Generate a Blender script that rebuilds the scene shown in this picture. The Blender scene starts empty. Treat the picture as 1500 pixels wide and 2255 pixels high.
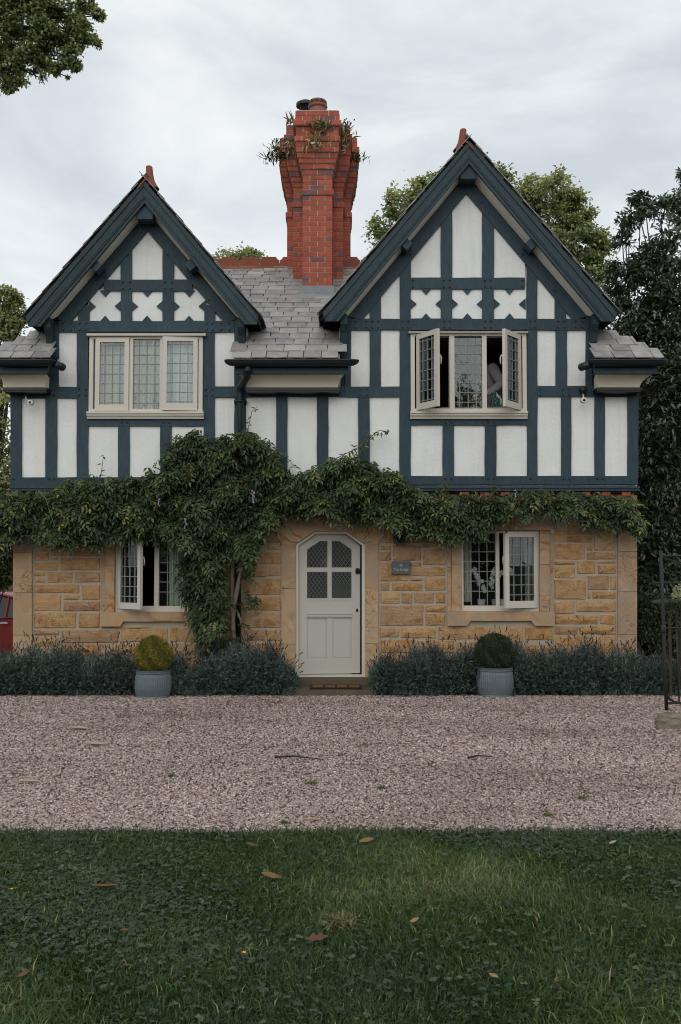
import bpy, bmesh, math, random
import numpy as np
from mathutils import Vector, Matrix, Euler
from math import radians as R, sin, cos, pi, tan

random.seed(7)
RNG = np.random.default_rng(11)
scene = bpy.context.scene
COL = scene.collection

# ------------------------------------------------------------------ camera
FPX, CX, CY = 2192.0, 750.0, 1127.5          # focal length / principal point in photo pixels
CAMY, CAMZ = -13.5, 1.70
TILT = math.atan(109.5 / FPX)
cam_d = bpy.data.cameras.new('camera')
cam_d.sensor_fit = 'VERTICAL'
cam_d.sensor_height = 36.0
cam_d.lens = 36.0 * FPX / 2255.0
cam_d.clip_start = 0.05
cam_d.clip_end = 2000
cam_d.dof.use_dof = True
cam_d.dof.focus_distance = 13.3
cam_d.dof.aperture_fstop = 9.0
cam = bpy.data.objects.new('camera', cam_d)
COL.objects.link(cam)
cam.location = (0, CAMY, CAMZ)
cam.rotation_euler = (pi / 2 + TILT, 0, 0)
scene.camera = cam

# ------------------------------------------------------------------ world + sun
SUN_EL, SUN_AZ = R(30), R(-14)               # sun high behind the camera, a little to its left
world = bpy.data.worlds.new("World")
scene.world = world
world.use_nodes = True
nt = world.node_tree
nt.nodes.clear()
wo = nt.nodes.new('ShaderNodeOutputWorld')
bg = nt.nodes.new('ShaderNodeBackground')
bg.inputs['Strength'].default_value = 0.1
sky = nt.nodes.new('ShaderNodeTexSky')
sky.sky_type = 'NISHITA'
sky.sun_disc = False
sky.sun_elevation = SUN_EL
sky.sun_rotation = pi + SUN_AZ
tc = nt.nodes.new('ShaderNodeTexCoord')
mp = nt.nodes.new('ShaderNodeMapping')
mp.inputs['Scale'].default_value = (1.0, 1.0, 2.2)
mp.inputs['Rotation'].default_value = (0.0, 0.25, 0.4)
mp.inputs['Location'].default_value = (0.35, 0.1, 0.2)
nz = nt.nodes.new('ShaderNodeTexNoise')
nz.inputs['Scale'].default_value = 3.1
nz.inputs['Detail'].default_value = 7
nz.inputs['Roughness'].default_value = 0.57
nz.inputs['Distortion'].default_value = 0.35
rp = nt.nodes.new('ShaderNodeValToRGB')
rp.color_ramp.elements[0].position = 0.36
rp.color_ramp.elements[0].color = (6.3, 6.85, 7.2, 1)
rp.color_ramp.elements[1].position = 0.64
rp.color_ramp.elements[1].color = (9.6, 9.8, 9.8, 1)
mx = nt.nodes.new('ShaderNodeMixRGB')
mx.inputs['Fac'].default_value = 0.90
L = nt.links.new
L(tc.outputs['Generated'], mp.inputs['Vector'])
L(mp.outputs['Vector'], nz.inputs['Vector'])
L(nz.outputs['Fac'], rp.inputs['Fac'])
L(sky.outputs['Color'], mx.inputs['Color1'])
L(rp.outputs['Color'], mx.inputs['Color2'])
L(mx.outputs['Color'], bg.inputs['Color'])
L(bg.outputs['Background'], wo.inputs['Surface'])

sun_d = bpy.data.lights.new('sun', 'SUN')
sun_d.energy = 1.0
sun_d.angle = R(60)
sun_d.color = (1.0, 0.965, 0.91)
sun = bpy.data.objects.new('sun', sun_d)
COL.objects.link(sun)
sdir = Vector((sin(SUN_AZ) * cos(SUN_EL), -cos(SUN_AZ) * cos(SUN_EL), sin(SUN_EL)))   # towards the sun
sun.rotation_euler = sdir.to_track_quat('Z', 'Y').to_euler()
sun.location = sdir * 60

vs = scene.view_settings
vs.view_transform = 'Standard'
vs.look = 'None'
vs.exposure = 0.09
vs.gamma = 1.0
vs.use_curve_mapping = False
scene.cycles.filter_width = 1.05
scene.cycles.max_bounces = 7
scene.cycles.transparent_max_bounces = 12

# ------------------------------------------------------------------ measuring helpers
def ray(px, py):
    u, v = (px - CX) / FPX, (CY - py) / FPX
    return u, cos(TILT) - v * sin(TILT), sin(TILT) + v * cos(TILT)
def at(px, py, Y):
    """photo measurement -> point on the vertical plane y = Y"""
    u, dy, dz = ray(px, py)
    t = (Y - CAMY) / dy
    return Vector((t * u, Y, CAMZ + t * dz))
def xz(px, py, Y):
    p = at(px, py, Y); return (p.x, p.z)
def gnd(px, py, z=0.0):
    """photo measurement -> point on the ground z"""
    u, dy, dz = ray(px, py)
    t = (z - CAMZ) / dz
    return Vector((t * u, CAMY + t * dy, z))
def proj(p):
    x, y, z = p[0], p[1] - CAMY, p[2] - CAMZ
    d = y * cos(TILT) + z * sin(TILT)
    v = -y * sin(TILT) + z * cos(TILT)
    return CX + FPX * x / d, CY - FPX * v / d

# ------------------------------------------------------------------ mesh helpers
class MB:
    def __init__(s): s.v = []; s.f = []; s.smooth = False
    def box(s, x0, x1, y0, y1, z0, z1):
        b = len(s.v)
        s.v += [(x0,y0,z0),(x1,y0,z0),(x1,y1,z0),(x0,y1,z0),(x0,y0,z1),(x1,y0,z1),(x1,y1,z1),(x0,y1,z1)]
        s.f += [tuple(b+i for i in q) for q in ((0,3,2,1),(4,5,6,7),(0,1,5,4),(1,2,6,5),(2,3,7,6),(3,0,4,7))]
        return s
    def obox(s, c, ax, ay, az):
        """box about c with half-axis vectors"""
        b = len(s.v); c = Vector(c)
        for k in (-1, 1):
            for (i, j) in ((-1,-1),(1,-1),(1,1),(-1,1)):
                s.v.append(tuple(c + i*Vector(ax) + j*Vector(ay) + k*Vector(az)))
        s.f += [tuple(b+i for i in q) for q in ((0,3,2,1),(4,5,6,7),(0,1,5,4),(1,2,6,5),(2,3,7,6),(3,0,4,7))]
        return s
    def prism(s, poly, y0, y1, axis='y'):
        """extrude polygon [(a,b)..]; axis y: (x,z); axis x: (y,z); axis z: (x,y)"""
        n = len(poly); b = len(s.v)
        for yy in (y0, y1):
            for (p, q) in poly:
                s.v.append({'y': (p, yy, q), 'x': (yy, p, q), 'z': (p, q, yy)}[axis])
        s.f.append(tuple(range(b, b+n))); s.f.append(tuple(range(b+2*n-1, b+n-1, -1)))
        for i in range(n):
            j = (i+1) % n
            s.f.append((b+j, b+i, b+n+i, b+n+j))
        return s
    def tube(s, pts, rad, n=8, cap=True):
        b = len(s.v); pts = [Vector(p) for p in pts]
        if not hasattr(rad, '__len__'): rad = [rad]*len(pts)
        prev = None
        for i, p in enumerate(pts):
            d = (pts[min(i+1, len(pts)-1)] - pts[max(i-1, 0)]).normalized()
            if prev is None:
                a = d.cross(Vector((0,0,1)))
                if a.length < 1e-3: a = d.cross(Vector((1,0,0)))
            else: a = prev - d*prev.dot(d)
            a.normalize(); prev = a; c = d.cross(a)
            for k in range(n):
                t = 2*pi*k/n
                s.v.append(tuple(p + (a*cos(t) + c*sin(t))*rad[i]))
        for i in range(len(pts)-1):
            for k in range(n):
                k2 = (k+1) % n
                s.f.append((b+i*n+k, b+i*n+k2, b+(i+1)*n+k2, b+(i+1)*n+k))
        if cap:
            s.f.append(tuple(b+k for k in range(n-1, -1, -1)))
            s.f.append(tuple(b+(len(pts)-1)*n+k for k in range(n)))
        return s
    def lathe(s, prof, n=24, c=(0,0,0), rmod=None):
        b = len(s.v)
        for i, (r, z) in enumerate(prof):
            for k in range(n):
                t = 2*pi*k/n
                rr = r if rmod is None else rmod(r, z, k)
                s.v.append((c[0]+rr*cos(t), c[1]+rr*sin(t), c[2]+z))
        for i in range(len(prof)-1):
            for k in range(n):
                k2 = (k+1) % n
                s.f.append((b+i*n+k, b+i*n+k2, b+(i+1)*n+k2, b+(i+1)*n+k))
        s.f.append(tuple(b+k for k in range(n-1, -1, -1)))
        s.f.append(tuple(b+(len(prof)-1)*n+k for k in range(n)))
        return s
    def mesh(s, name, mat, smooth=False):
        me = bpy.data.meshes.new(name)
        me.from_pydata(s.v, [], s.f)
        bm = bmesh.new(); bm.from_mesh(me)
        bmesh.ops.recalc_face_normals(bm, faces=bm.faces)
        bm.to_mesh(me); bm.free()
        if smooth:
            me.polygons.foreach_set('use_smooth', [True]*len(me.polygons))
        if mat: me.materials.append(mat)
        return me
    def build(s, name, mat, parent=None, smooth=False):
        return link(name, s.mesh(name, mat, smooth), parent)

def link(name, me, parent=None, loc=None):
    o = bpy.data.objects.new(name, me)
    COL.objects.link(o)
    if parent: o.parent = parent
    if loc is not None: o.location = loc
    return o
def empty(name, loc=(0,0,0), rz=0.0):
    o = bpy.data.objects.new(name, None); COL.objects.link(o)
    o.location = loc; o.rotation_euler = (0, 0, rz); o.empty_display_size = 0.2
    return o
def tag(o, label=None, cat=None, group=None, kind=None):
    for k, v in (('label', label), ('category', cat), ('group', group), ('kind', kind)):
        if v: o[k] = v
    return o
def kids(o): return [c for c in bpy.data.objects if c.parent == o]
def copy_tree(o, parent=None):
    c = o.copy(); COL.objects.link(c)
    if parent: c.parent = parent
    for k in kids(o): copy_tree(k, c)
    return c
def shade_auto(o, ang=40):
    me = o.data
    me.polygons.foreach_set('use_smooth', [True]*len(me.polygons))
    me.set_sharp_from_angle(angle=R(ang))
    return o
def np_mesh(name, V, F, mat, parent=None, tint=None, smooth=False):
    me = bpy.data.meshes.new(name)
    V = np.ascontiguousarray(V, dtype=np.float32); F = np.ascontiguousarray(F, dtype=np.int32)
    nf, k = F.shape
    me.vertices.add(len(V)); me.vertices.foreach_set('co', V.ravel())
    me.loops.add(nf*k); me.loops.foreach_set('vertex_index', F.ravel())
    me.polygons.add(nf)
    me.polygons.foreach_set('loop_start', np.arange(0, nf*k, k, dtype=np.int32))
    if smooth: me.polygons.foreach_set('use_smooth', np.ones(nf, dtype=bool))
    if tint is not None:
        a = me.attributes.new('tint', 'FLOAT', 'POINT'); a.data.foreach_set('value', np.ascontiguousarray(tint, dtype=np.float32))
    me.update(calc_edges=True); me.validate()
    if mat: me.materials.append(mat)
    return link(name, me, parent)
def unit(a): return a/np.maximum(np.linalg.norm(a, axis=-1, keepdims=True), 1e-9)
def leaves(pos, dirv, nrm, Ln, W, tint, fold=0.25, droop=0.15):
    """two-triangle folded leaves; returns V, F, T arrays"""
    t = unit(dirv); n = unit(nrm - t*np.sum(nrm*t, 1, keepdims=True)); b = np.cross(n, t)
    Ln = np.asarray(Ln).reshape(-1, 1)*np.ones((len(pos), 1)); W = np.asarray(W).reshape(-1, 1)*np.ones((len(pos), 1))
    tip = pos + t*Ln - n*Ln*droop
    mid = pos + t*Ln*0.42
    l = mid + b*W*0.5 + n*W*fold; r = mid - b*W*0.5 + n*W*fold
    V = np.stack([pos, l, tip, r], 1).reshape(-1, 3)
    k = np.arange(len(pos))[:, None]*4
    F = np.concatenate([k+np.array([[0, 2, 1]]), k+np.array([[0, 3, 2]])], 0)
    return V, F, np.repeat(tint, 4)
def join(parts):
    V, F, T, o = [], [], [], 0
    for (v, f, t) in parts:
        V.append(v); F.append(f+o); T.append(t); o += len(v)
    return np.concatenate(V), np.concatenate(F), np.concatenate(T)
def rnd3(n): return unit(RNG.normal(size=(n, 3)))
def inside(poly, X, Y):
    c = np.zeros(len(X), bool); n = len(poly); j = n-1
    for i in range(n):
        xi, yi = poly[i]; xj, yj = poly[j]
        c ^= ((yi > Y) != (yj > Y)) & (X < (xj-xi)*(Y-yi)/((yj-yi) or 1e-9)+xi)
        j = i
    return c

# ------------------------------------------------------------------ materials
class NT:
    def __init__(s, name, rough=0.7, spec=0.3):
        s.m = bpy.data.materials.new(name); s.m.use_nodes = True
        s.t = s.m.node_tree; s.b = s.t.nodes['Principled BSDF']; s.out = s.t.nodes['Material Output']
        s.b.inputs['Roughness'].default_value = rough
        s.b.inputs['Specular IOR Level'].default_value = spec
    def n(s, typ, **kw):
        nd = s.t.nodes.new(typ)
        for k, v in kw.items():
            if k in nd.inputs: nd.inputs[k].default_value = v
            else: setattr(nd, k, v)
        return nd
    def l(s, a, b): s.t.links.new(a, b)
    def coord(s, scale=(1,1,1), world=False):
        tcn = s.n('ShaderNodeTexCoord'); mpn = s.n('ShaderNodeMapping'); mpn.inputs['Scale'].default_value = scale
        if world:
            g = s.n('ShaderNodeNewGeometry'); s.l(g.outputs['Position'], mpn.inputs['Vector'])
        else: s.l(tcn.outputs['Object'], mpn.inputs['Vector'])
        return mpn.outputs['Vector']
    def noise(s, vec, scale, detail=5, rough=0.55, dist=0.0):
        nd = s.n('ShaderNodeTexNoise'); s.l(vec, nd.inputs['Vector'])
        nd.inputs['Scale'].default_value = scale; nd.inputs['Detail'].default_value = detail
        nd.inputs['Roughness'].default_value = rough; nd.inputs['Distortion'].default_value = dist
        return nd.outputs['Fac']
    def ramp(s, fac, stops, interp='LINEAR'):
        nd = s.n('ShaderNodeValToRGB'); cr = nd.color_ramp; cr.interpolation = interp
        while len(cr.elements) < len(stops): cr.elements.new(0.5)
        for e, (p, c) in zip(cr.elements, stops):
            e.position = p; e.color = (c if hasattr(c, '__len__') else (c, c, c)) + ((1,) if not hasattr(c, '__len__') or len(c) == 3 else ())
        s.l(fac, nd.inputs['Fac']); return nd.outputs['Color']
    def mix(s, fac, a, b, mode='MIX'):
        nd = s.n('ShaderNodeMixRGB'); nd.blend_type = mode
        for sock, v in (('Fac', fac), ('Color1', a), ('Color2', b)):
            if isinstance(v, (int, float)): nd.inputs[sock].default_value = v
            elif isinstance(v, tuple): nd.inputs[sock].default_value = v+((1,) if len(v) == 3 else ())
            else: s.l(v, nd.inputs[sock])
        return nd.outputs['Color']
    def col(s, v):
        if isinstance(v, tuple): s.b.inputs['Base Color'].default_value = v+(1,)
        else: s.l(v, s.b.inputs['Base Color'])
        return s
    def bump(s, h, strength=0.4, dist=0.01):
        nd = s.n('ShaderNodeBump'); nd.inputs['Strength'].default_value = strength; nd.inputs['Distance'].default_value = dist
        s.l(h, nd.inputs['Height']); s.l(nd.outputs['Normal'], s.b.inputs['Normal']); return s
    def rand(s): return s.n('ShaderNodeObjectInfo').outputs['Random']
    def attr(s, name='tint'):
        a = s.n('ShaderNodeAttribute'); a.attribute_name = name; return a.outputs['Fac']

def m_timber(name, c0, c1):
    m = NT(name, 0.6, 0.3); v = m.coord((1,1,1), True)
    g = m.noise(m.coord((30,30,4), True), 2.0, 6, 0.6)
    w = m.noise(v, 2.5, 4)
    k = m.mix(m.mix(0.5, w, m.ramp(g, [(0.35, (0,0,0)), (0.65, (1,1,1))])), tuple(x*0.72 for x in c0), tuple(x*1.12 for x in c1))
    k = m.mix(1.0, k, m.ramp(m.rand(), [(0.0, (0.86,0.87,0.88)), (1.0, (1.12,1.12,1.12))]), 'MULTIPLY')
    fade = m.ramp(m.noise(m.coord((7,7,1.2), True), 1.5, 5, 0.7), [(0.52, (0,0,0)), (0.78, (1,1,1))])
    k = m.mix(m.mix(0.35, (0,0,0), fade), k, (0.066, 0.098, 0.115))
    chips = m.ramp(m.noise(m.coord((40,40,18), True), 3.0, 3, 0.6), [(0.70, (0,0,0)), (0.76, (1,1,1))])
    k = m.mix(m.mix(0.42, (0,0,0), chips), k, (0.20, 0.22, 0.22))
    m.col(k); m.bump(g, 0.55, 0.006); return m.m
M = {}
M['timber'] = m_timber('dark_blue_paint', (0.0195, 0.0430, 0.0590), (0.0315, 0.0610, 0.0800))
M['barge'] = m_timber('weathered_blue_paint', (0.0150, 0.0340, 0.0430), (0.0290, 0.0540, 0.0650))
def m_plaster():
    m = NT('white_limewash', 0.85, 0.15); v = m.coord((1,1,1), True)
    a = m.noise(v, 1.6, 5, 0.6); c = m.ramp(a, [(0.25, (0.71, 0.715, 0.69)), (0.7, (0.80, 0.812, 0.80))])
    st = m.ramp(m.noise(m.coord((9,9,0.7), True), 1.5, 4), [(0.52, (0,0,0)), (0.8, (1,1,1))])
    c = m.mix(m.mix(0.25, (0,0,0), st), c, (0.52, 0.50, 0.44))
    sp = m.ramp(m.noise(v, 60, 2), [(0.73, (0,0,0)), (0.78, (1,1,1))])
    c = m.mix(m.mix(0.12, (0,0,0), sp), c, (0.35, 0.33, 0.29))
    m.col(c); m.bump(m.noise(v, 28, 6, 0.65), 0.45, 0.012); return m.m
M['plaster'] = m_plaster()
def m_cream(name, c):
    m = NT(name, 0.45, 0.4); v = m.coord((1,1,1), True)
    k = m.mix(m.noise(v, 3.0, 4), tuple(x*0.90 for x in c), c)
    d = m.ramp(m.noise(v, 35, 3), [(0.68, (0,0,0)), (0.74, (1,1,1))])
    k = m.mix(m.mix(0.15, (0,0,0), d), k, (0.2, 0.18, 0.15))
    m.col(k); m.bump(m.noise(m.coord((20,20,5), True), 3, 3), 0.15, 0.004); return m.m
M['cream'] = m_cream('cream_gloss_paint', (0.62, 0.575, 0.50))
M['door'] = m_cream('putty_door_paint', (0.50, 0.475, 0.425))
M['soffit'] = m_cream('cream_limewash', (0.84, 0.80, 0.68))
M['cove'] = m_cream('cream_soffit_paint', (0.84, 0.775, 0.62))
def m_stone(name, ashlar=False):
    m = NT(name, 0.88, 0.15); v = m.coord((1,1,1), True); r = m.rand()
    base = m.ramp(r, [(0.0, (0.7018, 0.4293, 0.2139)), (0.2, (0.7862, 0.5013, 0.2623)), (0.4, (0.7018, 0.3942, 0.1655)), (0.55, (0.8160, 0.5481, 0.3050)),
                      (0.7, (0.5894, 0.3699, 0.2353)), (0.85, (0.7862, 0.4770, 0.2297)), (1.0, (0.7450, 0.4590, 0.2511))] if not ashlar else
                  [(0.0, (0.42,0.30,0.19)), (0.3, (0.36,0.265,0.19)), (0.6, (0.45,0.33,0.215)), (1.0, (0.40,0.285,0.175))])
    off = m.n('ShaderNodeVectorMath', operation='ADD'); sc = m.n('ShaderNodeVectorMath', operation='SCALE')
    cmb = m.n('ShaderNodeCombineXYZ'); m.l(r, cmb.inputs['X']); m.l(r, cmb.inputs['Z']); m.l(cmb.outputs[0], sc.inputs[0]); sc.inputs['Scale'].default_value = 37.0
    m.l(v, off.inputs[0]); m.l(sc.outputs[0], off.inputs[1]); vv = off.outputs[0]
    rust = m.ramp(m.noise(vv, 3.2 if ashlar else 4.2, 5, 0.62, 1.6), [(0.47, (0,0,0)), (0.66, (1,1,1))])
    k = m.mix(m.mix(0.55 if ashlar else 0.85, (0,0,0), rust), base, (0.52, 0.27, 0.105))
    pale = m.ramp(m.noise(vv, 7, 4), [(0.55, (0,0,0)), (0.75, (1,1,1))])
    k = m.mix(m.mix(0.4, (0,0,0), pale), k, (0.62, 0.50, 0.34))
    if ashlar:
        wv = m.n('ShaderNodeTexWave'); wv.inputs['Scale'].default_value = 2.4; wv.inputs['Distortion'].default_value = 22.0
        wv.inputs['Detail'].default_value = 3; wv.inputs['Detail Scale'].default_value = 0.6; wv.bands_direction = 'DIAGONAL'; m.l(vv, wv.inputs['Vector'])
        bands = m.ramp(wv.outputs['Fac'], [(0.70, (0,0,0)), (0.95, (1,1,1))])
        gate = m.ramp(m.noise(vv, 1.6, 2), [(0.54, (0,0,0)), (0.66, (0.8,0.8,0.8))])
        k = m.mix(m.mix(1.0, bands, gate, 'MULTIPLY'), k, (0.30, 0.125, 0.045))
    vein = m.ramp(m.noise(vv, 5.5, 3, 0.5, 2.2), [(0.475, (0,0,0)), (0.50, (1,1,1)), (0.525, (0,0,0))])
    vg = m.ramp(m.noise(vv, 1.1, 2), [(0.52, (0,0,0)), (0.60, (1,1,1))])
    k = m.mix(m.mix(1.0, vein, vg, 'MULTIPLY'), k, (0.17, 0.07, 0.03))
    dirt = m.ramp(m.noise(vv, 2.3, 6, 0.65), [(0.58, (0,0,0)), (0.78, (1,1,1))])
    k = m.mix(m.mix(0.55, (0,0,0), dirt), k, (0.10, 0.085, 0.065))
    gr = m.noise(m.coord((1,1,1.9), True), 42, 4, 0.75)
    k = m.mix(0.30 if ashlar else 0.50, k, m.ramp(gr, [(0.3, (0.38,0.38,0.38)), (0.62, (1.08,1.08,1.08))]), 'MULTIPLY')
    m.col(k)
    if ashlar: m.bump(m.noise(v, 55, 5, 0.7), 0.30, 0.006)
    else: m.bump(m.noise(m.coord((1,1,2.0), True), 30, 6, 0.75, 0.8), 1.0, 0.045)
    return m.m
M['stone'] = m_stone('rock_faced_sandstone'); M['ashlar'] = m_stone('dressed_sandstone', True)
def m_simple(name, c0, c1, scale=6, rough=0.8, spec=0.2, bs=0.3, bd=0.01, metallic=0.0, bscale=None, rnd=0.0):
    m = NT(name, rough, spec); v = m.coord((1,1,1), True)
    k = m.mix(m.noise(v, scale, 6, 0.6), c0, c1)
    if rnd:
        f = m.ramp(m.rand(), [(0.0, (1-rnd,)*3), (1.0, (1.0,)*3)]); k = m.mix(1.0, k, f, 'MULTIPLY')
    m.col(k); m.b.inputs['Metallic'].default_value = metallic
    if bs: m.bump(m.noise(v, bscale or scale*5, 5, 0.65), bs, bd)
    return m.m
M['mortar'] = m_simple('lime_mortar', (0.31,0.262,0.205), (0.47,0.405,0.325), 9, 0.95, 0.1, 0.6, 0.01)
M['bmortar'] = m_simple('pale_brick_mortar', (0.34,0.27,0.23), (0.66,0.54,0.47), 14, 0.95, 0.1, 0.5, 0.01)
def m_brick():
    m = NT('red_engineering_brick', 0.8, 0.2); v = m.coord((1,1,1), True); r = m.rand()
    k = m.ramp(r, [(0.0, (0.3191, 0.0817, 0.0533)), (0.35, (0.4218, 0.1062, 0.0663)), (0.6, (0.3674, 0.0915, 0.0567)), (0.82, (0.4627, 0.1291, 0.0786)), (0.9, (0.2313, 0.0915, 0.0821)), (1.0, (0.1769, 0.1030, 0.1135))])
    s_ = m.ramp(m.noise(v, 5.5, 6, 0.75), [(0.47, (0,0,0)), (0.70, (1,1,1))])
    k = m.mix(m.mix(0.55, (0,0,0), s_), k, (0.0771, 0.0392, 0.0332))
    p = m.ramp(m.noise(m.coord((18,18,3), True), 2, 3), [(0.72, (0,0,0)), (0.80, (1,1,1))])
    k = m.mix(m.mix(0.4, (0,0,0), p), k, (0.4536, 0.4117, 0.3771))
    m.col(k); m.bump(m.noise(v, 70, 4), 0.4, 0.006); return m.m
M['brick'] = m_brick()
M['terracotta'] = m_simple('terracotta', (0.20,0.062,0.040), (0.34,0.115,0.070), 7, 0.75, 0.25, 0.3, 0.005, rnd=0.25)
M['pot'] = m_simple('glazed_clay_pot', (0.185,0.070,0.052), (0.27,0.105,0.078), 6, 0.5, 0.4, 0.15, 0.005)
def m_slate():
    m = NT('welsh_slate', 0.55, 0.4); v = m.coord((1,1,1), True); r = m.rand()
    k = m.ramp(r, [(0.0, (0.1874, 0.1753, 0.1838)), (0.3, (0.2561, 0.2341, 0.2366)), (0.55, (0.3071, 0.2884, 0.2821)), (0.8, (0.2288, 0.2198, 0.2184)), (1.0, (0.3775, 0.3587, 0.3312))])
    st = m.ramp(m.noise(v, 6, 6, 0.7), [(0.46, (0,0,0)), (0.72, (1,1,1))])
    k = m.mix(m.mix(0.6, (0,0,0), st), k, (0.4664, 0.4646, 0.4059))
    ly = m.ramp(m.noise(v, 11, 4, 0.7), [(0.66, (0,0,0)), (0.72, (1,1,1))])
    k = m.mix(m.mix(0.5, (0,0,0), ly), k, (0.1637, 0.1664, 0.0892))
    m.col(k); m.bump(m.noise(v, 22, 6, 0.7), 0.5, 0.010); return m.m
M['slate'] = m_slate()
M['lead'] = m_simple('lead_flashing', (0.17,0.185,0.20), (0.30,0.315,0.33), 5, 0.6, 0.4, 0.3, 0.01)
M['came'] = m_simple('lead_came', (0.17,0.18,0.18), (0.27,0.28,0.28), 8, 0.5, 0.4, 0)
M['iron'] = m_simple('black_cast_iron_paint', (0.007,0.010,0.013), (0.015,0.019,0.023), 8, 0.42, 0.4, 0.25, 0.004)
M['rust'] = m_simple('flaking_black_iron', (0.010,0.012,0.014), (0.045,0.040,0.036), 30, 0.6, 0.35, 0.6, 0.004)
M['zinc'] = m_simple('zinc', (0.085,0.108,0.125), (0.17,0.20,0.22), 5, 0.5, 0.4, 0.2, 0.004, 0.25)
M['soil'] = m_simple('bark_soil', (0.018,0.013,0.010), (0.05,0.036,0.027), 20, 0.95, 0.1, 0.8, 0.03)
M['rock'] = m_simple('mossy_boulder', (0.09,0.078,0.055), (0.44,0.375,0.28), 9, 0.92, 0.1, 0.9, 0.03)
M['step'] = m_simple('worn_sandstone_step', (0.060,0.052,0.036), (0.155,0.125,0.085), 5, 0.9, 0.1, 0.5, 0.01)
M['bark'] = m_simple('tree_bark', (0.035,0.028,0.022), (0.10,0.085,0.068), 8, 0.95, 0.1, 0.9, 0.03)
M['vine'] = m_simple('wisteria_bark', (0.12,0.10,0.08), (0.25,0.215,0.17), 10, 0.9, 0.1, 0.7, 0.01)
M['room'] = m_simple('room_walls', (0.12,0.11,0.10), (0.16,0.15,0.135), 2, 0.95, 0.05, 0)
M['curtain'] = m_simple('net_curtain', (0.62,0.63,0.55), (0.76,0.76,0.68), 14, 0.95, 0.05, 0.2, 0.01)
M['net'] = m_simple('sky_glare_net_curtain', (0.78,0.80,0.80), (0.86,0.88,0.88), 14, 0.95, 0.05, 0.2, 0.01)  # net whitened to stand in for sky reflected in the right-hand pane
M['white'] = m_simple('white_plastic', (0.62,0.61,0.58), (0.70,0.69,0.66), 6, 0.4, 0.4, 0)
M['black'] = m_simple('black_plastic', (0.008,0.008,0.009), (0.014,0.014,0.015), 6, 0.35, 0.4, 0)
M['brass'] = m_simple('dark_bronze', (0.030,0.024,0.018), (0.06,0.048,0.034), 20, 0.4, 0.5, 0, 0.0, 0.7)
M['plaque'] = m_simple('grey_slate_plaque', (0.060,0.072,0.078), (0.095,0.108,0.112), 9, 0.5, 0.4, 0.1, 0.004)
M['letter'] = m_simple('pale_engraved_lettering', (0.42,0.40,0.36), (0.5,0.48,0.44), 6, 0.6, 0.2, 0)
M['coir'] = m_simple('coir_bristle', (0.20,0.095,0.035), (0.36,0.185,0.075), 45, 0.95, 0.05, 1.0, 0.02)
M['rubber'] = m_simple('black_rubber', (0.010,0.010,0.010), (0.02,0.019,0.018), 12, 0.7, 0.2, 0.2)
M['carred'] = m_simple('red_car_paint', (0.15,0.007,0.008), (0.18,0.010,0.009), 3, 0.4, 0.4, 0)
M['tyre'] = M['rubber']
M['alloy'] = m_simple('alloy_wheel', (0.42,0.43,0.44), (0.5,0.5,0.51), 4, 0.3, 0.5, 0, 0, 0.8)
M['chrome'] = m_simple('chrome', (0.6,0.6,0.6), (0.66,0.66,0.66), 4, 0.15, 0.5, 0, 0, 1.0)
M['teal'] = m_simple('teal_plastic', (0.004,0.075,0.10), (0.006,0.10,0.13), 4, 0.3, 0.5, 0)
M['jumper'] = m_simple('grey_marl_jumper', (0.42,0.42,0.44), (0.55,0.55,0.57), 40, 0.95, 0.05, 0.6, 0.01)
M['skin'] = m_simple('skin', (0.42,0.25,0.17), (0.50,0.31,0.22), 12, 0.55, 0.3, 0)
M['hair'] = m_simple('brown_hair', (0.035,0.02,0.012), (0.06,0.036,0.02), 60, 0.6, 0.3, 0.6)
M['jeans'] = m_simple('dark_trousers', (0.02,0.025,0.04), (0.035,0.042,0.06), 50, 0.9, 0.1, 0.3)
M['board'] = m_simple('ironing_board_cover', (0.36,0.30,0.22), (0.46,0.39,0.30), 20, 0.9, 0.1, 0.2)
M['orchid'] = m_simple('white_orchid_petal', (0.62,0.60,0.58), (0.76,0.75,0.73), 20, 0.6, 0.2, 0)
M['lilac'] = m_simple('lilac_wisteria_petal', (0.24,0.20,0.33), (0.36,0.31,0.46), 30, 0.7, 0.2, 0)
M['yellow'] = m_simple('dandelion_petal', (0.62,0.42,0.02), (0.75,0.55,0.03), 30, 0.7, 0.2, 0)
def m_glass():
    m = NT('window_glass'); t = m.t
    t.nodes.remove(m.b)
    tr = m.n('ShaderNodeBsdfTransparent'); tr.inputs['Color'].default_value = (0.90, 0.94, 0.93, 1)
    gl = m.n('ShaderNodeBsdfGlossy'); gl.inputs['Roughness'].default_value = 0.015; gl.inputs['Color'].default_value = (0.95, 0.98, 1.0, 1)
    fr = m.n('ShaderNodeFresnel'); fr.inputs['IOR'].default_value = 1.5
    v = m.coord((1,1,1), True)
    bp = m.n('ShaderNodeBump'); bp.inputs['Strength'].default_value = 0.02; bp.inputs['Distance'].default_value = 0.02
    m.l(m.noise(v, 7, 2), bp.inputs['Height']); m.l(bp.outputs['Normal'], gl.inputs['Normal'])
    mxs = m.n('ShaderNodeMixShader'); m.l(fr.outputs[0], mxs.inputs[0]); m.l(tr.outputs[0], mxs.inputs[1]); m.l(gl.outputs[0], mxs.inputs[2])
    m.l(mxs.outputs[0], m.out.inputs['Surface']); return m.m
M['glass'] = m_glass()
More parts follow.
